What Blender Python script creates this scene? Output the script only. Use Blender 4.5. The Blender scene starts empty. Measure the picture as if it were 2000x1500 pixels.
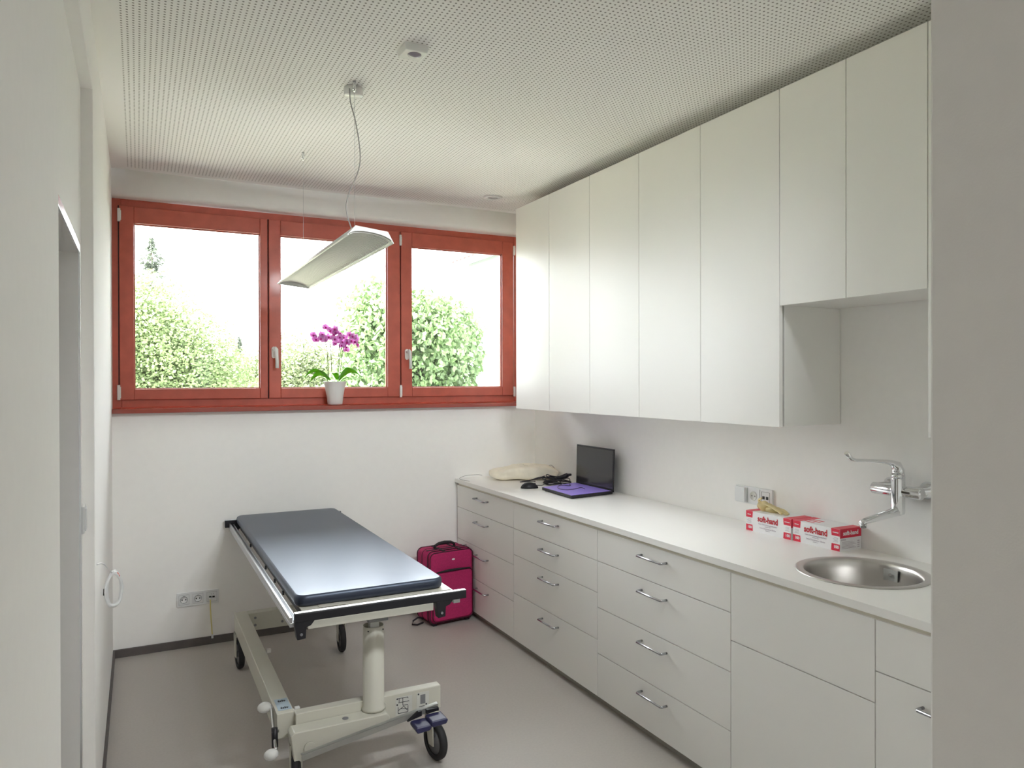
import bpy, math, random
from mathutils import Vector, Matrix, noise
PI = math.pi
sc = bpy.context.scene
C = sc.collection
random.seed(7)

# ---------------------------------------------------------------- camera
cam_d = bpy.data.cameras.new('camera'); cam = bpy.data.objects.new('camera', cam_d); C.objects.link(cam)
cam_d.sensor_width = 36; cam_d.lens = 36 * 1437.0 / 2000; cam_d.clip_start = 0.02; cam_d.clip_end = 500
yw, pt, rl = (math.radians(a) for a in (26.9549, -0.2327, -0.119))
_r = Vector((math.cos(yw), -math.sin(yw), 0)); _d = Vector((math.sin(yw), math.cos(yw), 0)); _z = Vector((0, 0, 1))
_f = _d * math.cos(pt) + _z * math.sin(pt); _u = _z * math.cos(pt) - _d * math.sin(pt)
_r2 = _r * math.cos(rl) + _u * math.sin(rl); _u2 = _u * math.cos(rl) - _r * math.sin(rl)
cam.matrix_world = Matrix(((_r2.x, _u2.x, -_f.x, 0), (_r2.y, _u2.y, -_f.y, 0), (_r2.z, _u2.z, -_f.z, 1.5709), (0, 0, 0, 1)))
sc.camera = cam

# ---------------------------------------------------------------- sky, sun, exposure
w = bpy.data.worlds.new('sky'); sc.world = w; w.use_nodes = True
bg = w.node_tree.nodes['Background']
bg.inputs['Color'].default_value = (0.95, 0.965, 1.0, 1); bg.inputs['Strength'].default_value = 6.1
sl = bpy.data.lights.new('sun', 'SUN'); sl.energy = 27; sl.angle = math.radians(1.0); sl.color = (1, .975, .95)
so = bpy.data.objects.new('sun', sl); C.objects.link(so)
so.rotation_euler = Vector((.62, .10, -.77)).to_track_quat('-Z', 'Y').to_euler()
# daylight portal at the window opening (guides the sampling of the sky, gives no light of its own)
pl = bpy.data.lights.new('window_portal', 'AREA'); pl.shape = 'RECTANGLE'; pl.size = 2.7; pl.size_y = 1.3
pl.cycles.is_portal = True
po = bpy.data.objects.new('window_portal', pl); C.objects.link(po); po.location = (1.2, 4.97, 2.04); po.rotation_euler = (-PI / 2, 0, 0)
pl2 = bpy.data.lights.new('corridor_portal', 'AREA'); pl2.shape = 'RECTANGLE'; pl2.size = .32; pl2.size_y = 2.05; pl2.cycles.is_portal = True
po2 = bpy.data.objects.new('corridor_portal', pl2); C.objects.link(po2); po2.location = (.90, -2.74, 1.025); po2.rotation_euler = (PI / 2, 0, 0)
# unseen area light added behind the camera to brighten the room
al = bpy.data.lights.new('corridor_fill', 'AREA'); al.shape = 'RECTANGLE'; al.size = 1.2; al.size_y = .6; al.energy = 12; al.color = (1, .98, .95)
ao = bpy.data.objects.new('corridor_fill', al); C.objects.link(ao); ao.location = (.6, -1.3, 2.7)
sc.view_settings.view_transform = 'Standard'; sc.view_settings.look = 'None'
sc.view_settings.gamma = 1; sc.view_settings.use_curve_mapping = False
sc.view_settings.exposure = 1.6
sc.cycles.max_bounces = 20; sc.cycles.diffuse_bounces = 14; sc.cycles.glossy_bounces = 6; sc.cycles.transparent_max_bounces = 16
sc.cycles.caustics_reflective = False; sc.cycles.caustics_refractive = False
sc.cycles.sample_clamp_indirect = 6

# ---------------------------------------------------------------- materials
def mat(name, col, rough=.5, metal=0., bump=0., bscale=200., var=0., vscale=8., spec=.5, aniso=0, coat=0, trans=0, emit=None):
    m = bpy.data.materials.new(name); m.use_nodes = True
    nt = m.node_tree; b = nt.nodes['Principled BSDF']
    b.inputs['Base Color'].default_value = (*col, 1); b.inputs['Roughness'].default_value = rough
    b.inputs['Metallic'].default_value = metal; b.inputs['Specular IOR Level'].default_value = spec
    if coat: b.inputs['Coat Weight'].default_value = coat; b.inputs['Coat Roughness'].default_value = .3 if rough > .4 else .08
    if aniso: b.inputs['Anisotropic'].default_value = aniso
    tc = nt.nodes.new('ShaderNodeTexCoord')
    if var:
        n = nt.nodes.new('ShaderNodeTexNoise'); n.inputs['Scale'].default_value = vscale; n.inputs['Detail'].default_value = 4
        r = nt.nodes.new('ShaderNodeValToRGB')
        r.color_ramp.elements[0].position = .3; r.color_ramp.elements[1].position = .7
        r.color_ramp.elements[0].color = (*[c * (1 - var) for c in col], 1)
        r.color_ramp.elements[1].color = (*[min(1, c * (1 + var)) for c in col], 1)
        nt.links.new(tc.outputs['Object'], n.inputs['Vector']); nt.links.new(n.outputs['Fac'], r.inputs['Fac'])
        nt.links.new(r.outputs['Color'], b.inputs['Base Color'])
    if bump:
        n = nt.nodes.new('ShaderNodeTexNoise'); n.inputs['Scale'].default_value = bscale; n.inputs['Detail'].default_value = 3
        bu = nt.nodes.new('ShaderNodeBump'); bu.inputs['Strength'].default_value = bump; bu.inputs['Distance'].default_value = .002
        nt.links.new(tc.outputs['Object'], n.inputs['Vector']); nt.links.new(n.outputs['Fac'], bu.inputs['Height'])
        nt.links.new(bu.outputs['Normal'], b.inputs['Normal'])
    if trans:
        t = nt.nodes.new('ShaderNodeBsdfTranslucent'); t.inputs['Color'].default_value = (*col, 1)
        mx = nt.nodes.new('ShaderNodeMixShader'); mx.inputs['Fac'].default_value = trans
        out = nt.nodes['Material Output']
        nt.links.new(b.outputs[0], mx.inputs[1]); nt.links.new(t.outputs[0], mx.inputs[2]); nt.links.new(mx.outputs[0], out.inputs['Surface'])
    return m

M = {}
M['wall'] = mat('white_plaster', (.92, .91, .895), .9, bump=.08, bscale=350, var=.008, vscale=30, spec=.2)
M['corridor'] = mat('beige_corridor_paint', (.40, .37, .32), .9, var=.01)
M['white'] = mat('white_laminate', (.85, .84, .815), .38, bump=.02, bscale=900, spec=.4)
M['carcass'] = mat('white_carcass', (.80, .795, .77), .5)
M['worktop'] = mat('worktop_laminate', (.90, .89, .87), .3, bump=.03, bscale=700, spec=.5)
M['channel'] = mat('grip_channel_laminate', (.74, .71, .62), .5)
M['basebody'] = mat('seam_shade_carcass', (.42, .40, .36), .6)  # darkened tone, so the gaps between the fronts look shaded
M['plinth'] = mat('plinth_grey', (.40, .385, .35), .6)
M['base'] = mat('baseboard_grey', (.12, .105, .10), .6, var=.05, vscale=40)
M['floor'] = mat('linoleum_floor', (.47, .44, .41), .42, bump=.05, bscale=260, var=.035, vscale=90, spec=.35)
M['frame'] = mat('red_brown_window_wood', (.50, .10, .062), .38, bump=.06, bscale=90, var=.10, vscale=14, coat=.15)
M['sill'] = mat('red_brown_sill', (.34, .065, .045), .16, bump=.02, bscale=60, var=.06, vscale=10, coat=.6)
M['gasket'] = mat('dark_gasket', (.05, .02, .02), .6)
M['hw'] = mat('white_fitting', (.80, .80, .78), .3)
M['chrome'] = mat('chrome', (.78, .79, .81), .08, 1.0)
M['steel'] = mat('brushed_steel', (.60, .58, .56), .28, 1.0, bump=.03, bscale=300, aniso=.5)
M['trimsteel'] = mat('satin_steel_trim', (.75, .76, .78), .22, 1.0)
M['handle'] = mat('satin_chrome_handle', (.52, .53, .56), .2, 1.0)
M['alu'] = mat('anodised_aluminium', (.55, .56, .58), .3, 1.0)
M['cream'] = mat('cream_powder_coat', (.60, .585, .51), .35, bump=.04, bscale=400, spec=.5)
M['footbar'] = mat('grey_steel_bar', (.40, .40, .38), .35, .6)
M['black'] = mat('black_plastic', (.008, .008, .012), .45)
M['rubber'] = mat('black_rubber', (.02, .02, .022), .65)
M['greyplastic'] = mat('grey_plastic', (.22, .22, .23), .5)
M['upholstery'] = mat('dark_grey_vinyl', (.028, .03, .045), .42, bump=.12, bscale=420, var=.06, vscale=12, spec=.8, coat=.35)
M['upholstery'].node_tree.nodes['Principled BSDF'].inputs['Specular Tint'].default_value = (.62, .76, 1, 1)  # blue tint stands in for the sky's sheen on the vinyl
M['upholstery'].node_tree.nodes['Principled BSDF'].inputs['Coat Tint'].default_value = (.8, .9, 1, 1)
M['navy'] = mat('navy_pedal_plastic', (.03, .03, .09), .35)
M['pink'] = mat('magenta_canvas', (.46, .018, .12), .8, bump=.3, bscale=700, var=.12, vscale=120)
M['pinktop'] = M['pink']
M['piping'] = mat('dark_wine_piping', (.07, .008, .025), .6)
M['strap'] = mat('black_webbing', (.02, .015, .02), .7, bump=.2, bscale=900)
M['label'] = mat('pale_blue_label', (.42, .52, .60), .4)
M['decal'] = mat('light_decal', (.62, .62, .58), .4)
M['ink'] = mat('dark_ink', (.03, .03, .04), .5)
M['paper'] = mat('white_card', (.86, .86, .88), .45)
M['red'] = mat('red_print', (.72, .02, .06), .4)
M['redtext'] = mat('dark_red_print', (.52, .015, .03), .4)
M['greytext'] = mat('grey_print', (.50, .44, .50), .5)
M['latex'] = mat('cream_latex', (.85, .74, .42), .5, trans=.25, var=.1, vscale=40)
M['linen'] = mat('cream_cotton', (.90, .84, .70), .85, bump=.4, bscale=260, var=.05, vscale=25)
M['film'] = mat('violet_film', (.34, .24, .85), .3, spec=.6)
M['screen'] = mat('dark_laptop_screen', (.03, .03, .03), .12, spec=.7)
M['cable'] = mat('black_cable', (.015, .012, .02), .45)
M['wire'] = mat('grey_wire', (.35, .34, .33), .45)
M['socket'] = mat('white_socket_plastic', (.78, .79, .80), .3)
M['hole'] = mat('socket_recess_dark', (.02, .02, .02), .6)
M['yellowcord'] = mat('yellow_patch_cord', (.80, .72, .30), .4)
M['whitecord'] = mat('white_cord', (.74, .75, .76), .45)
M['copper'] = mat('red_core', (.6, .08, .05), .5)
M['pot'] = mat('white_ceramic', (.80, .79, .78), .35)
M['stem'] = mat('orchid_stem', (.12, .12, .04), .5)
M['leafm'] = mat('orchid_leaf', (.20, .52, .02), .5, var=.15, vscale=20, trans=.5, spec=.3)
M['petal'] = mat('orchid_petal', (.86, .48, .80), .6, trans=.55, var=.3, vscale=90)
M['petal2'] = mat('orchid_lip', (.60, .02, .30), .5, trans=.2)
M['soil'] = mat('bark_chips', (.07, .04, .02), .9, var=.4, vscale=90)
M['lampbody'] = mat('lamp_silver_paint', (.70, .70, .68), .35, spec=.5)
M['lampwhite'] = mat('lamp_white_louvre', (.92, .92, .89), .35)
M['lampgap'] = mat('louvre_gap_shade', (.14, .145, .15), .4)  # dark tone stands for the shade between the louvre blades
M['lens'] = mat('violet_grey_lens', (.28, .25, .30), .3)
M['spotglass'] = mat('spot_glass', (.80, .80, .80), .15)
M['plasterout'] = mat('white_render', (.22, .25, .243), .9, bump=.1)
M['tile'] = mat('terracotta_tile', (.115, .078, .072), .8, var=.15, vscale=6)
M['lead'] = mat('roof_flashing', (.14, .13, .12), .7)
M['gravel'] = mat('bounce_gravel', (.80, .79, .79), .95, var=.25, vscale=25)  # very bright unseen ground, bounces daylight up to the ceiling
M['grass'] = mat('lawn', (.30, .30, .22), .9, var=.3, vscale=2)
M['hill'] = mat('far_hill', (.25, .35, .28), .9, var=.2, vscale=.1)
M['bark'] = mat('tree_bark', (.16, .12, .09), .9, var=.3, vscale=12)
M['leaf_a'] = mat('pale_green_leaves', (.145, .195, .08), .6, trans=.35, var=.4, vscale=2.2)
M['leaf_b'] = mat('fresh_green_leaves', (.105, .165, .062), .5, trans=.35, var=.45, vscale=2.6)
M['leaf_c'] = mat('dark_needles', (.11, .13, .10), .7, trans=.15, var=.3, vscale=3)
M['leaf_d'] = mat('olive_leaves', (.13, .16, .078), .6, trans=.35, var=.4, vscale=2.4)

def glass_mat():
    m = bpy.data.materials.new('window_glass'); m.use_nodes = True; nt = m.node_tree
    for n in list(nt.nodes):
        if n.type != 'OUTPUT_MATERIAL': nt.nodes.remove(n)
    out = nt.nodes['Material Output']
    t = nt.nodes.new('ShaderNodeBsdfTransparent'); t.inputs['Color'].default_value = (.95, .97, .96, 1)
    g = nt.nodes.new('ShaderNodeBsdfGlossy'); g.inputs['Roughness'].default_value = .01
    fr = nt.nodes.new('ShaderNodeFresnel'); fr.inputs['IOR'].default_value = 1.45
    mx = nt.nodes.new('ShaderNodeMixShader')
    nt.links.new(fr.outputs[0], mx.inputs[0]); nt.links.new(t.outputs[0], mx.inputs[1]); nt.links.new(g.outputs[0], mx.inputs[2])
    nt.links.new(mx.outputs[0], out.inputs['Surface'])
    return m
M['glass'] = glass_mat()

def ceiling_mat():
    """white perforated plasterboard: 8 mm holes on an 18.5 mm square grid, plain margin along the walls"""
    m = mat('perforated_plasterboard', (.91, .90, .885), .9, spec=.2); nt = m.node_tree; b = nt.nodes['Principled BSDF']
    tc = nt.nodes.new('ShaderNodeTexCoord'); sx = nt.nodes.new('ShaderNodeSeparateXYZ'); nt.links.new(tc.outputs['Object'], sx.inputs[0])
    def mth(op, a, bb=None, c=None):
        n = nt.nodes.new('ShaderNodeMath'); n.operation = op
        for i, v in enumerate((a, bb, c)):
            if v is None: continue
            if isinstance(v, (int, float)): n.inputs[i].default_value = v
            else: nt.links.new(v, n.inputs[i])
        return n.outputs[0]
    P = .0185
    def cell(o): return mth('SUBTRACT', mth('FRACT', mth('DIVIDE', o, P)), .5)
    cx, cy = cell(sx.outputs[0]), cell(sx.outputs[1])
    r2 = mth('ADD', mth('MULTIPLY', cx, cx), mth('MULTIPLY', cy, cy))
    inside = mth('LESS_THAN', r2, .2 * .2)
    for val, op, lim in ((sx.outputs[0], 'GREATER_THAN', -.049), (sx.outputs[0], 'LESS_THAN', 2.53), (sx.outputs[1], 'LESS_THAN', 4.69), (sx.outputs[1], 'GREATER_THAN', .72)):
        inside = mth('MULTIPLY', inside, mth(op, val, lim))
    mx = nt.nodes.new('ShaderNodeMix'); mx.data_type = 'RGBA'
    mx.inputs[6].default_value = (.91, .90, .885, 1); mx.inputs[7].default_value = (.30, .29, .27, 1)
    nt.links.new(inside, mx.inputs[0]); nt.links.new(mx.outputs[2], b.inputs['Base Color'])
    return m
M['ceiling'] = ceiling_mat()
M['tint'] = M['glass'].copy(); M['tint'].name = 'tinted_glass'
for n_ in M['tint'].node_tree.nodes:
    if n_.type == 'BSDF_TRANSPARENT': n_.inputs['Color'].default_value = (.22, .24, .24, 1)  # dark tint added to dim the corridor opening's reflection in the window

# ---------------------------------------------------------------- mesh builder
class MB:
    def __init__(s): s.v = []; s.f = []; s.m = []; s.sm = []
    def add(s, vs, fs, mi=0, smooth=False):
        n = len(s.v); s.v += [tuple(v) for v in vs]
        for f in fs: s.f.append([i + n for i in f]); s.m.append(mi); s.sm.append(smooth)
        return s
    def box(s, x0, x1, y0, y1, z0, z1, mi=0, mtx=None):
        vs = [Vector(p) for p in ((x0, y0, z0), (x1, y0, z0), (x1, y1, z0), (x0, y1, z0), (x0, y0, z1), (x1, y0, z1), (x1, y1, z1), (x0, y1, z1))]
        if mtx: vs = [mtx @ v for v in vs]
        return s.add(vs, [(0, 3, 2, 1), (4, 5, 6, 7), (0, 1, 5, 4), (1, 2, 6, 5), (2, 3, 7, 6), (3, 0, 4, 7)], mi)
    def prism(s, poly, a0, a1, axis='y', mi=0, smooth=False):
        """poly: 2D points in the plane normal to axis, extruded from a0 to a1"""
        def P(p, a): return {'x': (a, p[0], p[1]), 'y': (p[0], a, p[1]), 'z': (p[0], p[1], a)}[axis]
        n = len(poly); vs = [P(p, a0) for p in poly] + [P(p, a1) for p in poly]
        s.add(vs, [tuple(range(n))[::-1], tuple(range(n, 2 * n))], mi)
        n0 = len(s.v) - 2 * n
        for i in range(n):
            j = (i + 1) % n; s.f.append([n0 + i, n0 + j, n0 + n + j, n0 + n + i]); s.m.append(mi); s.sm.append(smooth)
        return s
    def tube(s, pts, r, mi=0, seg=8, closed=False, flat=1.0):
        pts = [Vector(p) for p in pts]; n = len(pts); rings = []; nrm = None
        rad = r if isinstance(r, (list, tuple)) else [r] * n
        for i in range(n):
            if closed: t = pts[(i + 1) % n] - pts[i - 1]
            else: t = pts[min(i + 1, n - 1)] - pts[max(i - 1, 0)]
            t.normalize()
            if nrm is None:
                nrm = Vector((0, 0, 1)) if abs(t.z) < .9 else Vector((1, 0, 0))
            nrm = (nrm - t * nrm.dot(t)).normalized(); bn = t.cross(nrm)
            rings.append([pts[i] + (nrm * math.sin(2 * PI * k / seg) * flat + bn * math.cos(2 * PI * k / seg)) * rad[i] for k in range(seg)])
        vs = [v for ring in rings for v in ring]; fs = []
        for i in range(n if closed else n - 1):
            a = i * seg; b = ((i + 1) % n) * seg
            for k in range(seg): fs.append((a + k, a + (k + 1) % seg, b + (k + 1) % seg, b + k))
        s.add(vs, fs, mi, True)
        if not closed:
            n0 = len(s.v) - len(vs)
            s.f.append([n0 + k for k in range(seg)][::-1]); s.m.append(mi); s.sm.append(False)
            s.f.append([n0 + (n - 1) * seg + k for k in range(seg)]); s.m.append(mi); s.sm.append(False)
        return s
    def cyl(s, a, b, r, mi=0, seg=24): return s.tube([a, b], r, mi, seg)
    def lathe(s, prof, c=(0, 0, 0), mi=0, seg=40, smooth=True, mtx=None, caps=True):
        vs = []
        for r, z in prof:
            for k in range(seg):
                v = Vector((r * math.cos(2 * PI * k / seg), r * math.sin(2 * PI * k / seg), z))
                if mtx: v = mtx @ v
                vs.append(v + Vector(c))
        fs = [(i * seg + k, i * seg + (k + 1) % seg, (i + 1) * seg + (k + 1) % seg, (i + 1) * seg + k) for i in range(len(prof) - 1) for k in range(seg)]
        s.add(vs, fs, mi, smooth)
        n0 = len(s.v) - len(vs)
        if not caps: return s
        if prof[0][0] > 1e-5: s.f.append([n0 + k for k in range(seg)][::-1]); s.m.append(mi); s.sm.append(False)
        if prof[-1][0] > 1e-5: s.f.append([n0 + (len(prof) - 1) * seg + k for k in range(seg)]); s.m.append(mi); s.sm.append(False)
        return s
    def ell(s, c, r, mi=0, seg=20, rings=12, mtx=None, fn=None):
        vs = []; fs = []
        for i in range(rings + 1):
            t = PI * i / rings
            for k in range(seg):
                a = 2 * PI * k / seg
                v = Vector((r[0] * math.sin(t) * math.cos(a), r[1] * math.sin(t) * math.sin(a), -r[2] * math.cos(t)))
                if fn: v = fn(v)
                if mtx: v = mtx @ v
                vs.append(v + Vector(c))
        for i in range(rings):
            for k in range(seg): fs.append((i * seg + k, i * seg + (k + 1) % seg, (i + 1) * seg + (k + 1) % seg, (i + 1) * seg + k))
        return s.add(vs, fs, mi, True)
    def text(s, body, size, mtx, mi=0, depth=.0003, bold=0., align='CENTER', wide=1.0):
        cu = bpy.data.curves.new('t', 'FONT'); cu.body = body; cu.size = size; cu.align_x = align; cu.align_y = 'CENTER'
        cu.extrude = depth; cu.offset = bold; cu.resolution_u = 3
        o = bpy.data.objects.new('t', cu); C.objects.link(o)
        bpy.context.view_layer.update()
        me = bpy.data.meshes.new_from_object(o.evaluated_get(bpy.context.evaluated_depsgraph_get()))
        S = Matrix.Diagonal((wide, 1, 1, 1))
        s.add([mtx @ (S @ v.co) for v in me.vertices], [tuple(p.vertices) for p in me.polygons], mi)
        bpy.data.objects.remove(o); bpy.data.curves.remove(cu); bpy.data.meshes.remove(me)
        return s
    def build(s, name, mats, parent=None, bevel=0., seg=2, world=True, subsurf=0):
        if not isinstance(mats, (list, tuple)): mats = [mats]
        off = Vector((0, 0, 0))
        if parent is not None and world:
            p = parent
            while p: off += p.location; p = p.parent
        me = bpy.data.meshes.new(name)
        me.from_pydata([Vector(v) - off for v in s.v], [], s.f)
        for m in mats: me.materials.append(m)
        me.polygons.foreach_set('material_index', s.m); me.polygons.foreach_set('use_smooth', s.sm)
        me.validate(); me.update()
        o = bpy.data.objects.new(name, me); C.objects.link(o)
        if parent is not None: o.parent = parent
        if bevel:
            b = o.modifiers.new('bevel', 'BEVEL'); b.width = bevel; b.segments = seg; b.limit_method = 'ANGLE'; b.angle_limit = math.radians(40)
        if subsurf:
            b = o.modifiers.new('sub', 'SUBSURF'); b.levels = subsurf; b.render_levels = subsurf
        return o

def tag(o, label=None, cat=None, group=None, kind=None):
    if label: o['label'] = label
    if cat: o['category'] = cat
    if group: o['group'] = group
    if kind: o['kind'] = kind
    return o
def thing(name, label, cat, loc, group=None, rz=0):
    o = bpy.data.objects.new(name, None); C.objects.link(o); o.location = loc; o.rotation_euler = (0, 0, rz)
    o.empty_display_size = .05
    return tag(o, label, cat, group)
def struct(name, mb, m, bevel=0, seg=2, label=None, cat=None, parent=None):
    o = mb.build(name, m, parent, bevel, seg)
    if parent is None: o['kind'] = 'structure'
    if label: o['label'] = label
    if cat: o['category'] = cat
    return o
def copy_tree(o, loc):
    c = o.copy(); C.objects.link(c); c.location = loc
    for ch in [x for x in list(bpy.data.objects) if x.parent == o]:
        d = ch.copy(); C.objects.link(d); d.parent = c
        for g in [x for x in list(bpy.data.objects) if x.parent == ch]:
            e = g.copy(); C.objects.link(e); e.parent = d
    return c
def box(*a, **k): return MB().box(*a, **k)

# ---------------------------------------------------------------- the room
XL, XR, YW, ZC = -.131, 2.603, 4.75, 2.785
WX0, WX1, WZ0, WZ1 = -.131, 2.53, 1.42, 2.636      # window opening
struct('floor', box(-1.8, 3.0, -2.6, 4.75, -.12, 0), M['floor'], label='grey-brown linoleum floor', cat='floor')
struct('ceiling', box(-.167, 2.75, .55, 4.9, ZC, ZC + .2), M['ceiling'], label='white ceiling with a grid of small round perforations', cat='ceiling')
# window wall, round-edged lintel
mb = MB()
mb.box(-.42, 2.75, 4.75, 5.05, -.12, 1.393); mb.box(WX1, 2.75, 4.75, 5.05, 1.393, ZC)
arc = [(4.75 + .035 - .035 * math.sin(a), WZ1 + .035 - .035 * math.cos(a)) for a in [i * PI / 2 / 8 for i in range(9)]]
mb.prism([(5.05, WZ1)] + arc + [(4.75, ZC + .02), (5.05, ZC + .02)], -.42, WX1, 'x', 0, True)
mb.box(-.42, WX1, 4.93, 5.05, 1.393, 1.43)
struct('wall_window', mb, M['wall'], label='white wall holding the window, plain below the sill', cat='wall')
# left wall with the shallow full-height recess and its doorway
YR, YN, XB, ZR = 2.84, 1.612, -.167, 2.5515
DY0, DY1, DZ = 1.80, 2.735, 1.985
mb = MB()
mb.box(-.42, XL, YR, 5.05, -.12, ZC)
mb.box(-.42, XL, .47, YN, -.12, ZC)
mb.box(-.42, XL, YN, YR, ZR, ZC)
mb.box(-.30, XB, YN, DY0, -.12, ZR); mb.box(-.30, XB, DY1, YR, -.12, ZR); mb.box(-.30, XB, DY0, DY1, DZ, ZR)
struct('wall_left', mb, M['wall'], bevel=.003, label='white wall on the left with a shallow recess', cat='wall')
struct('wall_right', box(XR, 2.75, .47, 4.75, -.12, ZC), M['wall'], label='white wall behind the worktop and wall cabinets', cat='wall')
mb = MB(); JX = .938
mb.box(JX, 2.75, .44, .62, -.12, ZC); mb.box(-.42, JX, .44, .62, 2.4, ZC)
struct('wall_back', mb, M['wall'], bevel=.004, label='white doorway wall in the near foreground on the right', cat='wall')
# corridor behind the camera and side room behind the left doorway
mb = MB()
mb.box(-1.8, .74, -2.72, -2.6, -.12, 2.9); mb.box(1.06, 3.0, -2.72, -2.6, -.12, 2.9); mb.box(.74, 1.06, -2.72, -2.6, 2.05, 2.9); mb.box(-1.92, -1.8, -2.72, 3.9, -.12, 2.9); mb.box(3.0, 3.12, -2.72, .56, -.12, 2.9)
mb.box(2.75, 3.0, .44, .56, -.12, 2.9); mb.box(-1.8, -.42, 3.8, 3.9, -.12, 2.9); mb.box(-1.8, -.42, .2, .3, -.12, 2.9)
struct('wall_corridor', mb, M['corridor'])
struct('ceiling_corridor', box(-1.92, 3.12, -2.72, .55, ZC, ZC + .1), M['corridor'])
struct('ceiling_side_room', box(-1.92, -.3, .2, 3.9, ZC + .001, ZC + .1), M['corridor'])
# glazed corridor front behind the camera
mb = MB()
for x in (.74, 1.0): mb.box(x, x + .06, -2.70, -2.62, 0, 2.05)
mb.box(.80, 1.0, -2.70, -2.62, 1.99, 2.05); mb.box(.80, 1.0, -2.70, -2.62, 0, .06)
struct('window_2', mb, M['hw'])
box(.80, 1.0, -2.664, -2.66, .06, 1.99).build('pane', M['tint'], bpy.data.objects['window_2'], world=False)
# steel trim around the doorway in the recess
mb = MB()
T = .026
mb.box(XB - .135, XB + .002, DY1 - .004, DY1 + T, 0, DZ + T); mb.box(XB - .006, XB + .002, DY0 - T, DY0, 0, DZ + T)
mb = MB(); mb.box(XB - .004, XB + .003, DY1, DY1 + T, .0, DZ + T); mb.box(XB - .004, XB + .003, DY0 - T, DY0, .0, DZ + T); mb.box(XB - .004, XB + .003, DY0, DY1, DZ, DZ + T)
struct('door_1', mb, M['trimsteel'], bevel=.001, label='slim satin steel edging around the doorway in the left wall', cat='door frame')
# baseboards
struct('baseboard_window', box(XL, 1.98, 4.738, 4.75, 0, .046), M['base'], bevel=.001)
mb = MB(); mb.box(XL, XL + .010, YR, 4.738, 0, .046); mb.box(XL, XL + .010, .62, YN, 0, .046)
struct('baseboard_left', mb, M['base'], bevel=.001)

# window: fixed frame, three sashes, panes, hinges, handles
FY = 4.85
win = bpy.data.objects.new('window_1', None); C.objects.link(win); win.location = (1.2, FY, 1.43); win['kind'] = 'structure'
win['label'] = 'wide red-brown wooden window with three sashes'; win['category'] = 'window'
def ring(mb, x0, x1, z0, z1, wl, wr, wb, wt, y0, y1, mi=0):
    mb.box(x0, x0 + wl, y0, y1, z0, z1, mi); mb.box(x1 - wr, x1, y0, y1, z0, z1, mi)
    mb.box(x0 + wl, x1 - wr, y0, y1, z0, z0 + wb, mi); mb.box(x0 + wl, x1 - wr, y0, y1, z1 - wt, z1, mi)
mb = MB(); ring(mb, WX0 - .001, WX1 + .001, 1.419, 2.638, .048, .045, .067, .053, FY, FY + .075)
mb.box(.725, .745, FY + .03, FY + .075, 1.48, 2.60); mb.box(1.595, 1.616, FY + .03, FY + .075, 1.48, 2.60)
mb.build('window_frame', M['frame'], win, .003)
mb = MB()
for x in (-.0975, .7355, 1.6055, 2.475): mb.box(x - .003, x + .003, FY - .001, FY + .03, 1.462, 2.597)
mb.build('gasket', M['gasket'], win)
ST, SB = 2.595, 1.465
sash = [(-.094, .732, -.018, .686, 2.498), (.739, 1.602, .811, 1.513, 2.498), (1.609, 2.471, 1.687, 2.381, 2.498)]
for i, (a, b, g0, g1, gt) in enumerate(sash):
    mb = MB(); ring(mb, a, b, SB, ST, g0 - a, b - g1, 1.5285 - SB, ST - gt, FY - .016, FY + .045)
    s = mb.build('sash', M['frame'], win, .004, 3)
    mb = MB(); ring(mb, g0 - .004, g1 + .004, 1.5245, gt + .004, .010, .010, .010, .010, FY + .004, FY + .02)
    mb.build('glazing_bead', M['frame'], s, .002)
    box(g0 - .003, g1 + .003, FY + .022, FY + .026, 1.5255, gt + .003).build('pane', M['glass'], s)
for x, z0, z1 in ((-.095, 2.50, 2.575), (-.099, 1.465, 1.552), (1.602, 2.497, 2.57), (1.602, 1.462, 1.545), (2.474, 2.497, 2.565), (2.474, 1.457, 1.53)):
    mb = MB(); mb.cyl((x, FY - .024, z0), (x, FY - .024, z1), .0085, 0, 12); mb.box(x - .006, x + .012, FY - .022, FY - .012, z0 + .01, z1 - .01)
    mb.build('hinge', M['hw'], win, .001)
for x in (.768, 1.647):
    mb = MB(); mb.prism([(x + .015 * math.cos(t) , 1.755 + (.022 if math.sin(t) > 0 else -.022) + .015 * math.sin(t)) for t in [k * PI / 8 for k in range(16)]], FY - .026, FY - .015, 'y')
    h = mb.build('window_handle', M['hw'], win, .002)
    mb = MB(); mb.cyl((x, FY - .026, 1.772), (x, FY - .06, 1.772), .009, 0, 14)
    mb.tube([(x, FY - .056, 1.785), (x + .008, FY - .062, 1.774), (x + .012, FY - .062, 1.70), (x + .012, FY - .062, 1.655)], [.009, .011, .010, .011], 0, 12)
    mb.build('lever', M['hw'], h)
struct('trim_1', box(XL, WX1, 4.695, 4.93, 1.391, 1.417), M['sill'], bevel=.003, label='glossy red-brown window sill board', cat='window sill')

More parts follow.
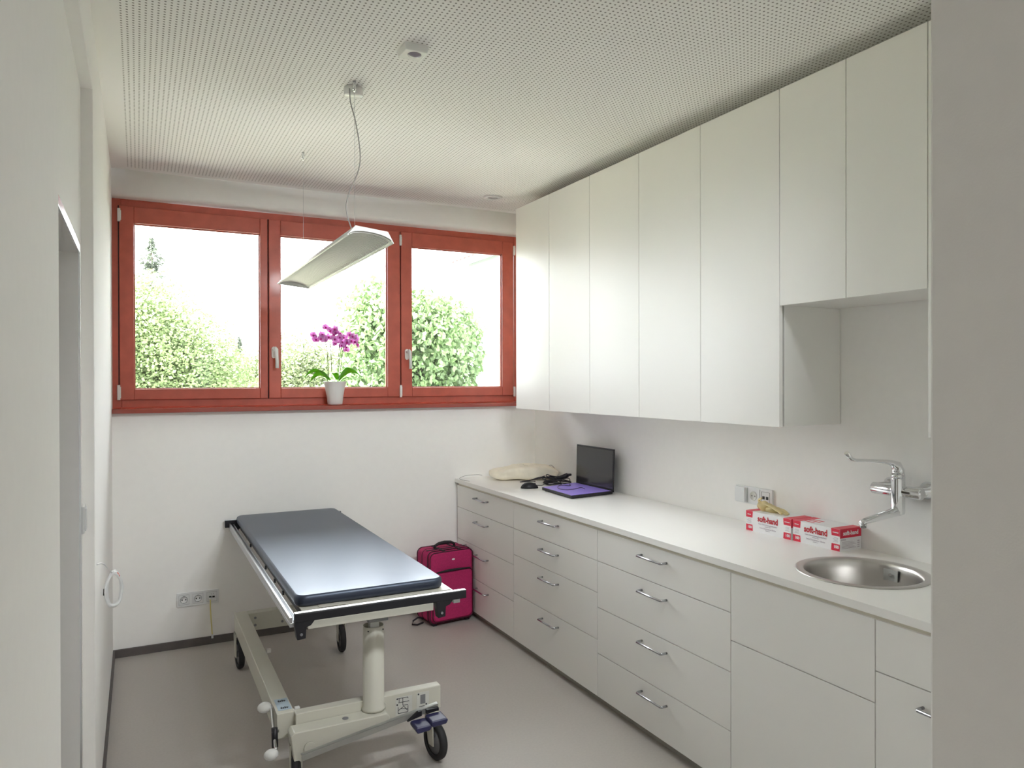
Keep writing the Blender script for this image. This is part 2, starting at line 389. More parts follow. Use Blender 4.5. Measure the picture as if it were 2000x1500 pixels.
# ---------------------------------------------------------------- base cabinets
FX = 1.979; ZT, ZB = .850, .042
units = [  # y far, y near, horizontal joints (z), name, label, handles
    (4.735, 3.8745, (.6997, .4827, .2649), 'drawer_cabinet', 'white four-drawer base cabinet beside the window wall and suitcase', 'all'),
    (3.8745, 2.9855, (.6997, .5455, .3176), 'drawer_cabinet', 'white four-drawer base cabinet under the laptop, middle of three', 'all'),
    (2.9855, 2.0855, (.6997, .4762, .2532), 'drawer_cabinet', 'white four-drawer base cabinet just left of the sink cabinet', 'all'),
    (2.0855, 1.479, (.5968,), 'sink_cabinet', 'white handleless base cabinet below the round sink', ()),
    (1.479, 1.005, (.6948,), 'base_cabinet', 'white base cabinet cut off by the doorway, one handle just visible', (1,)),
    (1.005, .63, (.6948,), 'base_cabinet', 'white base cabinet hidden behind the doorway wall', (1,)),
]
hproto = None
def handle_mb():
    mb = MB(); L = .085; r = .005
    mb.tube([(.0, L, 0), (-.026, L, 0), (-.032, L - .004, 0), (-.032, -L + .004, 0), (-.026, -L, 0), (0, -L, 0)], r, 0, 10)
    return mb
hmesh = None
for yf, yn, js, nm, lab, hs in units:
    t = thing(nm, lab, 'cabinet', (2.29, (yf + yn) / 2, 0), 'base cabinets under the worktop')
    mb = MB(); mb.box(FX + .026, 2.60, yn + .001, yn + .019, ZB, .866); mb.box(FX + .026, 2.60, yf - .019, yf - .001, ZB, .866)
    mb.box(FX + .026, 2.60, yn + .019, yf - .019, ZB, ZB + .018); mb.box(2.59, 2.60, yn + .019, yf - .019, ZB + .018, .866)
    if nm != 'sink_cabinet': mb.box(FX + .026, 2.58, yn + .019, yf - .019, .848, .862)
    mb.build('body', M['basebody'], t)
    box(FX + .034, FX + .05, yn, yf, 0, ZB).build('plinth', M['plinth'], t)
    box(FX + .009, FX + .026, yn, yf, ZT - .001, .866).build('grip_channel', M['channel'], t)
    zs = [ZT] + list(js) + [ZB]
    for k in range(len(zs) - 1):
        isd = nm != 'sink_cabinet' and not (nm == 'base_cabinet' and k == 1)
        f = box(FX, FX + .018, yn + .0018, yf - .0018, zs[k + 1] + .0018, zs[k] - (.0018 if k else 0)).build('drawer' if (isd or k == 0) else 'door', M['white'], t, .0005)
        if hs == 'all' or k in hs:
            hz = zs[k] - (.0475 if k == 0 else .052)
            hz = {0: .803}.get(k, hz)
            if hmesh is None:
                h = handle_mb().build('handle', M['handle'], f, world=False); hmesh = h.data
            else:
                h = bpy.data.objects.new('handle', hmesh); C.objects.link(h); h.parent = f
            hy = (yf + yn) / 2 + .01 if nm == 'drawer_cabinet' else (yf + yn) / 2
            h.location = Vector((FX, hy, hz)) - t.location

# worktop with a round cut-out
SX, SY, SR = 2.281, 1.757, .222
mb = MB(); zt, zb_ = .893, .867; X0, X1 = 1.966, 2.602; ya, yb = 1.45, 2.07
mb.box(X0, X1, yb, 4.745, zb_, zt); mb.box(X0, X1, .63, ya, zb_, zt)
angs = sorted([2 * PI * k / 72 for k in range(72)] + [math.atan2(y - SY, x - SX) % (2 * PI) for x in (X0, X1) for y in (ya, yb)])
inn, outp = [], []
for a in angs:
    c, s_ = math.cos(a), math.sin(a); inn.append((SX + (SR - .012) * c, SY + (SR - .012) * s_))
    tt = min([((X1 if c > 0 else X0) - SX) / c if abs(c) > 1e-9 else 9, ((yb if s_ > 0 else ya) - SY) / s_ if abs(s_) > 1e-9 else 9]); outp.append((SX + tt * c, SY + tt * s_))
n = len(angs); vs = [(x, y, z) for z in (zt, zb_) for L_ in (inn, outp) for x, y in L_]; fs = []
for i in range(n):
    j = (i + 1) % n
    fs += [(i, n + i, n + j, j), (2 * n + j, 3 * n + j, 3 * n + i, 2 * n + i), (i, j, 2 * n + j, 2 * n + i), (n + j, n + i, 3 * n + i, 3 * n + j)]
mb.add(vs, fs)
wt = mb.build('worktop', M['worktop'])
tag(wt, 'long white laminate worktop running along the right wall', 'worktop')
# sink
t = thing('sink', 'round stainless steel sink set into the white worktop', 'sink', (SX, SY, .893))
prof = [(SR - .016, .8925), (SR, .8932), (SR, .8952), (SR - .008, .8968), (SR - .026, .8958), (SR - .030, .8915), (SR - .033, .882), (SR - .036, .86), (SR - .045, .78), (SR - .06, .752), (SR - .09, .741), (.045, .736), (.043, .731), (.0, .7305)]
prof_o = [(.0, .728), (.046, .728), (SR - .088, .7385), (SR - .057, .749), (SR - .042, .779), (SR - .033, .86), (SR - .03, .882), (SR - .018, .890)]
mb = MB(); mb.lathe(prof, (SX, SY, 0), 0, 72, caps=False); mb.lathe(prof_o, (SX, SY, 0), 0, 72, caps=False)
mb.build('basin', M['steel'], t)
mb = MB(); mb.lathe([(.036, .732), (.036, .737), (.03, .739), (0, .738)], (SX, SY, 0), 0, 32)
mb.build('drain', M['chrome'], t)
oa = math.atan2(1.775 - SY, 2.475 - SX); mt = Matrix.Translation((SX, SY, 0)) @ Matrix.Rotation(oa, 4, 'Z')
mb = MB(); R_ = SR - .041
for k in range(8):
    a0 = -.15 + .3 * k / 8; a1 = a0 + .3 / 8
    vs = [mt @ Vector((rr * math.cos(a), rr * math.sin(a), z)) for rr in (R_ - .003, R_) for z in (.835, .876) for a in (a0, a1)]
    mb.add(vs, [(0, 1, 3, 2), (4, 6, 7, 5), (0, 2, 6, 4), (1, 5, 7, 3), (2, 3, 7, 6), (0, 4, 5, 1)])
mb.build('overflow_plate', M['lampbody'], t)
mb = MB(); p = mt @ Vector((R_ - .004, 0, .857)); q = mt @ Vector((R_ - .0075, 0, .857)); mb.cyl(p, q, .006, 0, 16)
mb.build('screw', M['chrome'], t)

# tap
t = thing('wall_tap', 'chrome wall-mounted mixer tap with long lever above the sink', 'tap', (XR, 1.80, 1.17))
TX, TY = 2.515, 1.785
for yy in (1.875, 1.725):
    mb = MB(); mb.lathe([(.0, 0), (.033, 0), (.033, .004), (.024, .016), (.017, .02), (.017, .075), (.0, .075)], (XR, yy, 1.163), 0, 28, True, Matrix.Rotation(-PI / 2, 4, 'Y'))
    mb.build('wall_connector', M['chrome'], t)
mb = MB()
mb.tube([(TX + .01, 1.90, 1.158), (TX + .01, 1.893, 1.158), (TX + .01, 1.70, 1.158), (TX + .01, 1.693, 1.158)], [.014, .022, .022, .014], 0, 24)
mb.tube([(TX, TY, 1.075), (TX, TY, 1.08), (TX, TY, 1.205), (TX, TY, 1.21)], [.022, .0245, .0245, .023], 0, 28)
mb.build('body', M['chrome'], t)
mb = MB(); sd = Vector((-.176, .02, -.03))
mb.tube([Vector((TX, TY, 1.085)) + sd * k + Vector((0, 0, -.006 * (1 if k > .9 else 0))) for k in (0, .1, .5, .9, 1.0)], [.0225, .021, .017, .014, .012], 0, 20, flat=.8)
e = Vector((TX, TY, 1.085)) + sd * .94
mb.tube([e + Vector((0, 0, .004)), e + Vector((0, 0, -.022))], .0115, 0, 20)
mb.build('spout', M['chrome'], t)
mb = MB()
mb.tube([(TX, TY, 1.209), (TX, TY, 1.222)], .0245, 0, 28)
mb.tube([(TX, TY, 1.218), (TX, TY, 1.238), (TX - .01, TY, 1.256), (TX - .04, TY + .002, 1.268), (TX - .09, TY + .006, 1.2745), (TX - .215, TY + .012, 1.283), (TX - .24, TY + .013, 1.290), (TX - .262, TY + .014, 1.312)], [.0245, .0235, .021, .013, .0085, .008, .0095, .010], 0, 18, flat=.75)
mb.build('lever', M['chrome'], t)

# ---------------------------------------------------------------- wall cabinets
UX = 2.2536; UT = 2.7168; UB = 1.389; UH = 1.8674
def wall_cab(y_far, y_near, zb, doors, label, gable_near=False):
    t = thing('wall_cabinet', label, 'cabinet', (2.43, (y_far + y_near) / 2, zb), 'wall cabinets in one run')
    mb = MB(); x0 = UX + .026
    mb.box(x0, 2.60, y_near + .0005, y_near + .018, zb, UT); mb.box(x0, 2.60, y_far - .018, y_far - .0005, zb, UT)
    mb.box(x0, 2.60, y_near + .018, y_far - .018, zb, zb + .018); mb.box(x0, 2.60, y_near + .018, y_far - .018, UT - .018, UT)
    mb.box(2.592, 2.60, y_near + .018, y_far - .018, zb + .018, UT - .018)
    mb.build('body', M['carcass'], t, .0006)
    n = doors; wdt = (y_far - y_near) / n
    for k in range(n):
        a = y_near + k * wdt
        box(UX, UX + .0185, a + .0018, a + wdt - .0018, zb - .002, UT).build('door', M['white'], t, .0005)
ub = [4.3705, 3.9261, 3.4715, 3.0179, 2.5627, 2.1056]
labs = ['tall white wall cabinet at the window end of the run', 'tall white wall cabinet above the laptop, second from the window end',
        'tall white wall cabinet between the laptop and the sockets, middle of the five tall ones', 'tall white wall cabinet second from the open niche above the sink',
        'tall white wall cabinet bordering the open niche above the sink']
for i in range(5): wall_cab(ub[i], ub[i + 1], UB, 1, labs[i])
wall_cab(2.1056, 1.4964, UH, 2, 'short white two-door wall cabinet above the sink and tap')
wall_cab(1.4964, 1.04, UB, 1, 'tall white wall cabinet mostly hidden behind the doorway, only a sliver visible')
wall_cab(1.04, .63, UB, 1, 'tall white wall cabinet hidden behind the doorway wall')

# ---------------------------------------------------------------- examination couch
bed = thing('examination_couch', 'height-adjustable examination couch with dark grey vinyl top and cream wheeled base', 'examination couch', (.82, 3.6, 0))
def rrect(x0, x1, y0, y1, r, n=8):
    pts = []
    for cx, cy, a0 in ((x1 - r, y1 - r, 0), (x0 + r, y1 - r, PI / 2), (x0 + r, y0 + r, PI), (x1 - r, y0 + r, 3 * PI / 2)):
        for k in range(n + 1): a = a0 + PI / 2 * k / n; pts.append((cx + r * math.cos(a), cy + r * math.sin(a)))
    return pts
mb = MB()
mx0, mx1, my0, my1 = .519, 1.113, 2.795, 4.672
prof = [(.012, .728), (.003, .732), (0, .742), (0, .758), (.003, .766), (.010, .7705)]
rings = []
for ins, z in prof:
    rings.append([(x, y, z) for x, y in rrect(mx0 + ins, mx1 - ins, my0 + ins, my1 - ins, .045 - ins)])
n = len(rings[0]); vs = [p for r in rings for p in r]
fs = [(i * n + k, i * n + (k + 1) % n, (i + 1) * n + (k + 1) % n, (i + 1) * n + k) for i in range(len(rings) - 1) for k in range(n)]
mb.add(vs, fs, 0, True); mb.add(rings[0], [tuple(range(n))[::-1]]); 
# slightly domed top
top = [rings[-1]]
for ins in (.03, .08, .16, .26):
    zz = .7705 + .004 * (1 - (1 - ins / .26) ** 2)
    top.append([(x, y, zz) for x, y in rrect(mx0 + ins, mx1 - ins, my0 + ins, my1 - ins, max(.03 - ins * .1, .005))])
vs = [p for r in top for p in r]
fs = [(i * n + k, i * n + (k + 1) % n, (i + 1) * n + (k + 1) % n, (i + 1) * n + k) for i in range(len(top) - 1) for k in range(n)]
fs.append(tuple((len(top) - 1) * n + k for k in range(n)))
mb.add(vs, fs, 0, True)
mb.build('padded_top', M['upholstery'], bed)
mb = MB(); mb.box(.535, 1.128, 2.772, 4.66, .7205, .727); mb.box(.60, .70, 2.768, 2.80, .727, .7295)
mb.build('platform_plate', M['cream'], bed, .001)
mb = MB()
for x in (.552, 1.105): mb.box(x - .012, x + .012, 2.80, 4.62, .690, .7205)
mb.build('platform_beam', M['black'], bed, .002)
for y in (3.05, 3.25, 3.5, 4.0):
    mb = MB(); mb.prism([(y - .012, .716), (y + .012, .716), (y + .004, .732), (y - .004, .732)], .513, .520, 'x'); mb.build('clip', M['black'], bed)
# side rails: aluminium channel
for x0, x1 in ((.484, .512), (1.12, 1.148)):
    mb = MB(); mb.box(x0, x1, 2.72, 4.70, .684, .700); mb.box(x0, x0 + .010, 2.72, 4.70, .700, .720); mb.box(x1 - .006, x1, 2.72, 4.70, .700, .716)
    mb.build('side_rail', M['alu'], bed, .0015)
# end bumpers
for y0, y1 in ((2.694, 2.716), (4.702, 4.724)):
    mb = MB(); x0, x1 = (.497, 1.165) if y0 < 3 else (.462, 1.16)
    mb.box(x0, x1, y0, y1, .706 if y0 < 3 else .694, .7375, 0)
    bb = mb.build('end_bumper', M['black'], bed, .003)
    mb = MB(); mb.box(x0 + .001, x1 - .001, y0 + .001, y1 - .001, .7375, .7400)
    mb.build('metal_edge', M['alu'], bb, .0008)
# rail brackets
for y, sg in ((2.70, 1), (4.69, -1)):
    for x in (.52, 1.06):
        mb = MB(); mb.prism([(x - .022, .708), (x + .05 * (1 if x < .8 else 1), .708), (x + .035, .69), (x + .018, .684), (x + .016, .645), (x - .014, .642), (x - .022, .69)], y - .004, y + .03 * sg if sg > 0 else y + .02, 'y')
        b_ = mb.build('rail_bracket', M['black'], bed, .002)
        mb = MB(); mb.cyl((x, y - .004, .662), (x, y - .009, .662), .005, 0, 12); mb.build('screw', M['greyplastic'], b_)
# lower cross bars and lift frame
for y in (2.80, 4.55):
    mb = MB(); mb.box(.565, 1.065, y, y + .03, .642, .672); mb.build('cross_bar', M['cream'], bed, .002)
mb = MB()
for x in (.62, 1.03): mb.box(x - .015, x + .015, 2.83, 4.55, .648, .690)
mb.build('lift_frame', M['cream'], bed, .002)
mb = MB(); mb.box(.805, .885, 2.83, 4.55, .62, .645); mb.box(.60, 1.05, 3.5, 3.56, .645, .652); mb.build('lift_frame', M['greyplastic'], bed, .002)
# columns
for y in (2.895, 4.30):
    mb = MB(); c = (.843, y, 0)
    mb.lathe([(.048, .252), (.048, .262), (.0425, .268), (.0425, .588), (.040, .5905), (.0375, .588), (.0375, .40)], c, 0, 36)
    col = mb.build('lift_column', M['cream'], bed)
    mb = MB(); mb.lathe([(.0372, .560), (.0, .560)], c, 0, 36); mb.build('column_cap', M['black'], col)
    box(.825, .862, y - .018, y + .018, .55, .632).build('piston', M['lampbody'], col, .002)
    for x in (-.030, .030):
        mb = MB(); yy = -math.sqrt(.0425 ** 2 - x * x); mb.cyl((.843 + x, y + yy + .001, .576), (.843 + x, y + yy - .003, .576), .003, 0, 10); mb.build('screw', M['ink'], col)
# base
mb = MB(); mb.box(.472, .538, 2.93, 4.335, .192, .290); mb.build('base_beam', M['cream'], bed, .003)
mb = MB(); mb.box(.538, 1.065, 4.275, 4.335, .192, .290); fb = mb.build('cross_beam', M['cream'], bed, .003)
for x in (.575, .72, .95):
    for z in (.222, .262):
        mb = MB(); mb.cyl((x, 4.275, z), (x, 4.271, z), .007, 0, 12); mb.build('bolt', M['greyplastic'], fb)
mb = MB(); mb.box(.538, 1.135, 2.902, 2.948, .192, .288); nbm = mb.build('cross_beam', M['cream'], bed, .003)
mb = MB(); mb.prism([(.506, .238), (.518, .25), (.878, .25), (.890, .238), (.890, .200), (.560, .168), (.545, .128), (.520, .125)], 2.828, 2.901, 'y')
hs_ = mb.build('column_housing', M['cream'], bed, .004)
mb = MB(); mb.lathe([(.0, .0), (.012, .0), (.012, .002), (.007, .003), (.0, .001)], (.72, 2.862, .250), 0, 20); mb.build('bolt', M['greyplastic'], hs_)
mb = MB(); mb.cyl((.575, 2.826, .185), (.575, 2.820, .185), .022, 0, 24); mb.build('pivot', M['cream'], hs_)
# decals on near cross beam
mb = MB(); Y_ = 2.9012; mb.box(.937, 1.008, Y_, Y_ + .0007, .198, .272); mb.box(1.028, 1.082, Y_, Y_ + .0007, .200, .274)
Yk = Y_ - .0004
def stroke(a, b, wd=.0022):
    v = Vector((b[0] - a[0], 0, b[1] - a[1])); p = Vector((-v.z, 0, v.x)).normalized() * wd / 2
    A = Vector((a[0], 0, a[1])); B = Vector((b[0], 0, b[1]))
    vs = [q + Vector((0, y, 0)) for y in (Yk, Yk + .0006) for q in (A - p, B - p, B + p, A + p)]
    mb.add(vs, [(0, 1, 2, 3), (7, 6, 5, 4), (0, 4, 5, 1), (1, 5, 6, 2), (2, 6, 7, 3), (3, 7, 4, 0)], 1)
for a, b in (((.948, .267), (.990, .267)), ((.952, .267), (.952, .252)), ((.990, .267), (.990, .262)), ((.948, .250), (.995, .250)), ((.968, .267), (.968, .236)), ((.968, .236), (.990, .236)), ((.948, .232), (.948, .206)), ((.948, .218), (.972, .232)), ((.972, .232), (.988, .212)), ((.948, .206), (.990, .206)), ((.990, .232), (.990, .206)), ((.960, .224), (.990, .218)),
             ((1.038, .216), (1.062, .216)), ((1.062, .216), (1.062, .208))): stroke(a, b)
for x, z in ((.944, .266), (.944, .242), (1.036, .268), (1.070, .222)): mb.cyl((x, Yk, z), (x, Yk + .0006, z), .0035, 1, 12)
mb.box(1.044, 1.066, Yk, Yk + .0006, .226, .264, 2); mb.build('pictogram_label', [M['decal'], M['ink'], M['greyplastic']], nbm)
# blue label on the long beam
mb = MB(); mb.box(.482, .533, 2.955, 3.066, .2902, .2908)
for y in (2.968, 3.035):
    for k in range(4): mb.box(.495 + .007 * k, .4995 + .007 * k, y, y + .018 - .004 * (k % 2), .2908, .2912, 1)
    mb.box(.492, .524, y + .006, y + .009, .2908, .2912, 1)
mb.build('blue_label', [M['label'], M['ink']], bed)
# clamp knobs inside the beam
for y in (3.005, 3.72):
    mb = MB(); mb.cyl((.538, y, .262), (.552, y, .262), .005, 0, 12); mb.box(.552, .572, y - .009, y + .009, .254, .272); mb.build('clamp_knob', M['hw'], bed, .002)
# brake lever plate with two white knobs
mb = MB(); mb.tube([(.462, 3.01, .295), (.462, 2.985, .285), (.462, 2.90, .178), (.462, 2.88, .165)], .006, 0, 10); mb.cyl((.462, 2.935, .225), (.480, 2.935, .225), .009, 0, 14)
lv = mb.build('brake_lever', M['chrome'], bed)
for c in ((.438, 3.01, .292), (.442, 2.872, .168)):
    mb = MB(); mb.ell(c, (.027, .02, .021), 0, 20, 12); mb.build('knob', M['hw'], lv)
mb = MB(); mb.tube([(.463, 2.93, .24), (.463, 2.92, .17)], .012, 0, 10); mb.build('brake_link', M['black'], bed)
# foot bar and pedals
mb = MB(); mb.prism([(.535, .186), (1.075, .272), (1.075, .250), (.90, .223), (.535, .164)], 2.775, 2.781, 'y'); mb.prism([(.535, .186), (1.075, .272), (1.075, .269), (.535, .183)], 2.7745, 2.797, 'y')
fbm = mb.build('foot_bar', M['footbar'], bed, .001)
mb = MB(); mb.prism([(.94, .230), (1.000, .243), (1.000, .262), (.985, .262)], 2.76, 2.775, 'y'); mb.prism([(1.02, .245), (1.072, .25), (1.072, .262), (1.02, .262)], 2.76, 2.775, 'y'); mb.build('pedal_bracket', M['black'], bed, .002)
for x0, x1, z in ((.950, 1.018, .214), (1.012, 1.085, .226)):
    mb = MB(); mb.prism([(x0, z + .008), (x0 + .008, z - .006), (x1 - .008, z - .002), (x1, z + .012), (x1 - .006, z + .020), (x0 + .004, z + .018)], 2.690, 2.765, 'y')
    mb.build('foot_pedal', M['navy'], bed, .005, 3)
# castors
def castor(x, y, rz, pole_x, pole_y):
    mtx = Matrix.Translation((x, y, 0)) @ Matrix.Rotation(rz, 4, 'Z')
    rot = Matrix.Rotation(PI / 2, 4, 'Y'); R = .0765
    mb = MB(); mb.lathe([(R - .022, -.013), (R - .006, -.0155), (R, -.010), (R + .0015, 0), (R, .010), (R - .006, .0155), (R - .022, .013), (R - .022, -.013)], (0, 0, 0), 0, 40, True, mtx @ Matrix.Translation((0, 0, R + .002)) @ rot, False)
    wv = mb.build('castor', M['rubber'], bed)
    mb = MB(); mb.lathe([(0, -.014), (.015, -.014), (.018, -.006), (R - .0215, -.009), (R - .0215, .009), (.018, .006), (.015, .014), (0, .014)], (0, 0, 0), 0, 32, True, mtx @ Matrix.Translation((0, 0, R + .002)) @ rot)
    mb.build('hub', M['greyplastic'], wv)
    mb = MB(); q = mtx
    for sx in (-.023, .018):
        mb.prism([(-.018, R + .002 - .016), (.018, R + .002 - .016), (.05, .165), (.05, .19), (-.01, .19)], sx, sx + .005, 'x')
    mb.box(-.023, .023, -.01, .05, .172, .19); mb.v = [tuple(q @ Vector(v)) for v in mb.v]
    mb.build('fork', M['cream'], wv, .001)
castor(.492, 4.27, 0.06, 0, 0); castor(1.050, 4.262, -.05, 0, 0); castor(1.098, 2.868, .18, 0, 0); castor(.532, 2.868, -.15, 0, 0)

# ---------------------------------------------------------------- suitcase
sc_ = thing('suitcase', 'magenta fabric trolley suitcase standing between the couch and the drawers', 'suitcase', (1.80, 4.52, 0), rz=math.radians(7))
w2, d2, hh = .158, .092, .475
def softbox(x0, x1, y0, y1, z0, z1, r):
    mb = MB(); pts = rrect(x0, x1, z0, z1, r, 6); n = len(pts); vs = []
    ys = [(y0, .012), (y0 + .004, .003), (y0 + .012, 0), (y1 - .012, 0), (y1 - .004, .003), (y1, .012)]
    cx, cz = (x0 + x1) / 2, (z0 + z1) / 2
    for y, ins in ys:
        for x, z in pts: vs.append((x - ins * (1 if x > cx else -1) * min(1, abs(x - cx) / (x1 - cx) * 1.2), y, z - ins * (1 if z > cz else -1) * min(1, abs(z - cz) / (z1 - cz) * 1.2)))
    fs = [(i * n + k, (i + 1) * n + k, (i + 1) * n + (k + 1) % n, i * n + (k + 1) % n) for i in range(5) for k in range(n)]
    mb.add(vs, fs, 0, True); mb.add(vs[:n], [tuple(range(n))]); mb.add(vs[-n:], [tuple(range(n))[::-1]])
    return mb
softbox(-w2, w2, -d2 + .03, d2, .018, hh, .035).build('shell', M['pink'], sc_, world=False)
softbox(-w2 + .002, w2 - .002, -d2 - .002, -d2 + .032, .016, hh - .004, .035).build('front_compartment', M['pink'], sc_, world=False)
softbox(-w2 + .012, w2 - .012, -d2 - .022, -d2 + .002, .03, .345, .03).build('front_pocket', M['pink'], sc_, world=False)
def outline(x0, x1, z0, z1, r, y, rad):
    mb = MB(); mb.tube([(x, y, z) for x, z in rrect(x0, x1, z0, z1, r, 6)], rad, 0, 8, True); return mb
for a in ((-w2 + .001, w2 - .001, .017, hh - .005, .036, -d2 + .001, .0035), (-w2, w2, .018, hh, .036, -d2 + .033, .0038), (-w2, w2, .018, hh, .036, .02, .003), (-w2, w2, .018, hh, .036, d2 - .003, .0035), (-w2 + .012, w2 - .012, .03, .345, .031, -d2 - .019, .0028)):
    outline(*a).build('piping', M['piping'], sc_, world=False)
mb = MB(); mb.tube([(-.125, -d2 - .026, .350), (-.03, -d2 - .030, .356), (.125, -d2 - .026, .352)], [.003, .008, .003], 0, 10); mb.build('pocket_zip', M['strap'], sc_, world=False)
mb = MB(); mb.ell((.01, -d2 - .004, .415), (.012, .003, .006), 0, 16, 8); mb.build('badge', M['hw'], sc_, world=False)
mb = MB()
for x in (-.055, .060): mb.box(x - .008, x + .008, -d2 + .002, .075, hh - .001, hh + .003)
mb.box(-.15, .15, -.03, -.016, hh, hh + .003); mb.build('top_strap', M['strap'], sc_, world=False)
mb = MB(); mb.tube([(-.075, .005, hh), (-.07, .005, hh + .018), (-.045, .004, hh + .030), (0, .004, hh + .033), (.045, .004, hh + .030), (.07, .005, hh + .018), (.075, .005, hh)], [.008, .009, .010, .012, .010, .009, .008], 0, 10)
mb.build('carry_handle', M['strap'], sc_, world=False)
for x in (-.12, .12):
    mb = MB(); mb.lathe([(.0, -.010), (.018, -.010), (.020, -.006), (.020, .006), (.018, .010), (0, .010)], (x, d2 - .005, .0205), 0, 20, True, Matrix.Rotation(PI / 2, 4, 'Y')); mb.build('wheel', M['rubber'], sc_, world=False)
for x in (-.12, .12):
    mb = MB(); mb.box(x - .014, x + .014, -d2 + .005, -d2 + .03, 0.0, .02); mb.build('foot', M['black'], sc_, world=False, bevel=.002)
mb = MB(); mb.tube([(-w2, .01, .035), (-w2 - .045, -.01, .052), (-w2 - .085, -.02, .040), (-w2 - .09, -.02, .018), (-w2 - .05, -.01, .0065), (-w2, .005, .008)], .0055, 0, 8); mb.build('loose_strap', M['strap'], sc_, world=False)

# ---------------------------------------------------------------- pendant lamp
lamp = thing('pendant_lamp', 'long silver louvred pendant lamp hanging on two thin wires', 'pendant lamp', (.78, 3.455, 2.11))
LX, LZ = .778, 2.102; ly0, ly1 = 2.69, 4.22; tl = math.radians(6.0)
LM = Matrix.Translation((LX, 0, LZ)) @ Matrix.Rotation(tl, 4, 'Y')
sec_out = [(-.091, 0), (-.062, .040), (.055, .040), (.091, 0)]
def sec(poly, y0, y1, mi=0, mb=None):
    mb = mb or MB(); mb.prism(poly, y0, y1, 'y', mi); return mb
mb = MB()
mb.prism([(-.091, 0), (-.0625, .040), (-.0605, .0385), (-.0875, 0)], ly0 + .004, ly1 - .004, 'y')
mb.prism([(.091, 0), (.0875, 0), (.0605, .0385), (.0625, .040)], ly0 + .004, ly1 - .004, 'y')
mb.prism([(-.062, .0385), (-.062, .0402), (.062, .0402), (.062, .0385)], ly0 + .004, ly1 - .004, 'y')
mb.box(-.036, .036, ly0 + .28, ly1 - .28, .0405, .058)
mb.v = [tuple(LM @ Vector(v)) for v in mb.v]; mb.build('housing', M['lampbody'], lamp, .001)
arcp = [(.086 * math.cos(a), .026 * math.sin(a)) for a in [PI * k / 16 for k in range(17)]]
for y0, y1 in ((ly0, ly0 + .004), (ly1 - .004, ly1)):
    mb = MB(); top = [(-.0905, 0), (-.062, .040), (.062, .040), (.0905, 0)]
    mb.prism(top + (arcp if y0 < 3 else []), y0, y1, 'y')
    mb.v = [tuple(LM @ Vector(v)) for v in mb.v]; mb.build('end_plate', M['lampbody'], lamp)
# reflector and 90 curved cross louvre blades
mb = MB(); a2 = [(.083 * math.cos(a), .027 + .0005 * 0 + .006 * math.sin(a)) for a in [PI * k / 10 for k in range(11)]]
mb.box(-.066, .066, ly0 + .006, ly1 - .006, .030, .0312)
mb.v = [tuple(LM @ Vector(v)) for v in mb.v]; mb.build('reflector', M['lampgap'], lamp)
mb = MB(); nb = 92
for k in range(nb):
    y = ly0 + .012 + (ly1 - ly0 - .024) * k / (nb - 1)
    bl = [(.082 * math.cos(a), .0235 * math.sin(a)) for a in [PI * q / 10 for q in range(11)]]
    bl2 = [(.062, .029), (-.062, .029)]
    mb.prism(bl[:0] + [(p[0], p[1] - .0015) for p in bl] + [(-.066, .029), (.066, .029)], y - .0028, y + .0028, 'y')
mb.v = [tuple(LM @ Vector(v)) for v in mb.v]; mb.build('louvre', M['lampwhite'], lamp)
mb = MB(); mb.box(-.088, -.083, ly0 + .006, ly1 - .006, .0005, .004); mb.box(.083, .088, ly0 + .006, ly1 - .006, .0005, .004)
mb.v = [tuple(LM @ Vector(v)) for v in mb.v]; mb.build('louvre_edge', M['lampwhite'], lamp)
wx = .785
for y in (2.945, 3.98):
    mb = MB(); mb.cyl((wx, y, 2.142), (wx, y, 2.76), .0008, 0, 6); mb.build('suspension_wire', M['alu'], lamp)
    mb = MB(); mb.cyl((wx, y, 2.75), (wx, y, ZC), .0065, 0, 14); mb.cyl((wx, y, 2.742), (wx, y, 2.75), .004, 0, 12); mb.build('ceiling_holder', M['trimsteel'], lamp)
mb = MB(); mb.lathe([(0, 2.751), (.036, 2.751), (.039, 2.754), (.039, ZC - .0005)], (.80, 3.015, 0), 0, 32); mb.build('ceiling_rose', M['hw'], lamp)
from mathutils.geometry import interpolate_bezier
def spline(pts, k=8):
    pts = [Vector(p) for p in pts]; out = []
    for i in range(len(pts) - 1):
        p0 = pts[max(i - 1, 0)]; p1 = pts[i]; p2 = pts[i + 1]; p3 = pts[min(i + 2, len(pts) - 1)]
        for q in range(k):
            t = q / k; out.append(.5 * ((2 * p1) + (-p0 + p2) * t + (2 * p0 - 5 * p1 + 4 * p2 - p3) * t * t + (-p0 + 3 * p1 - 3 * p2 + p3) * t ** 3))
    out.append(pts[-1]); return out
mb = MB(); mb.tube(spline([(.772, 2.97, 2.762), (.772, 2.955, 2.70), (.79, 2.945, 2.62), (.808, 2.945, 2.50), (.798, 2.94, 2.42), (.756, 2.93, 2.32), (.745, 2.92, 2.25), (.763, 2.90, 2.17), (.772, 2.895, 2.142)]), .0026, 0, 8)
mb.build('power_cord', M['wire'], lamp)

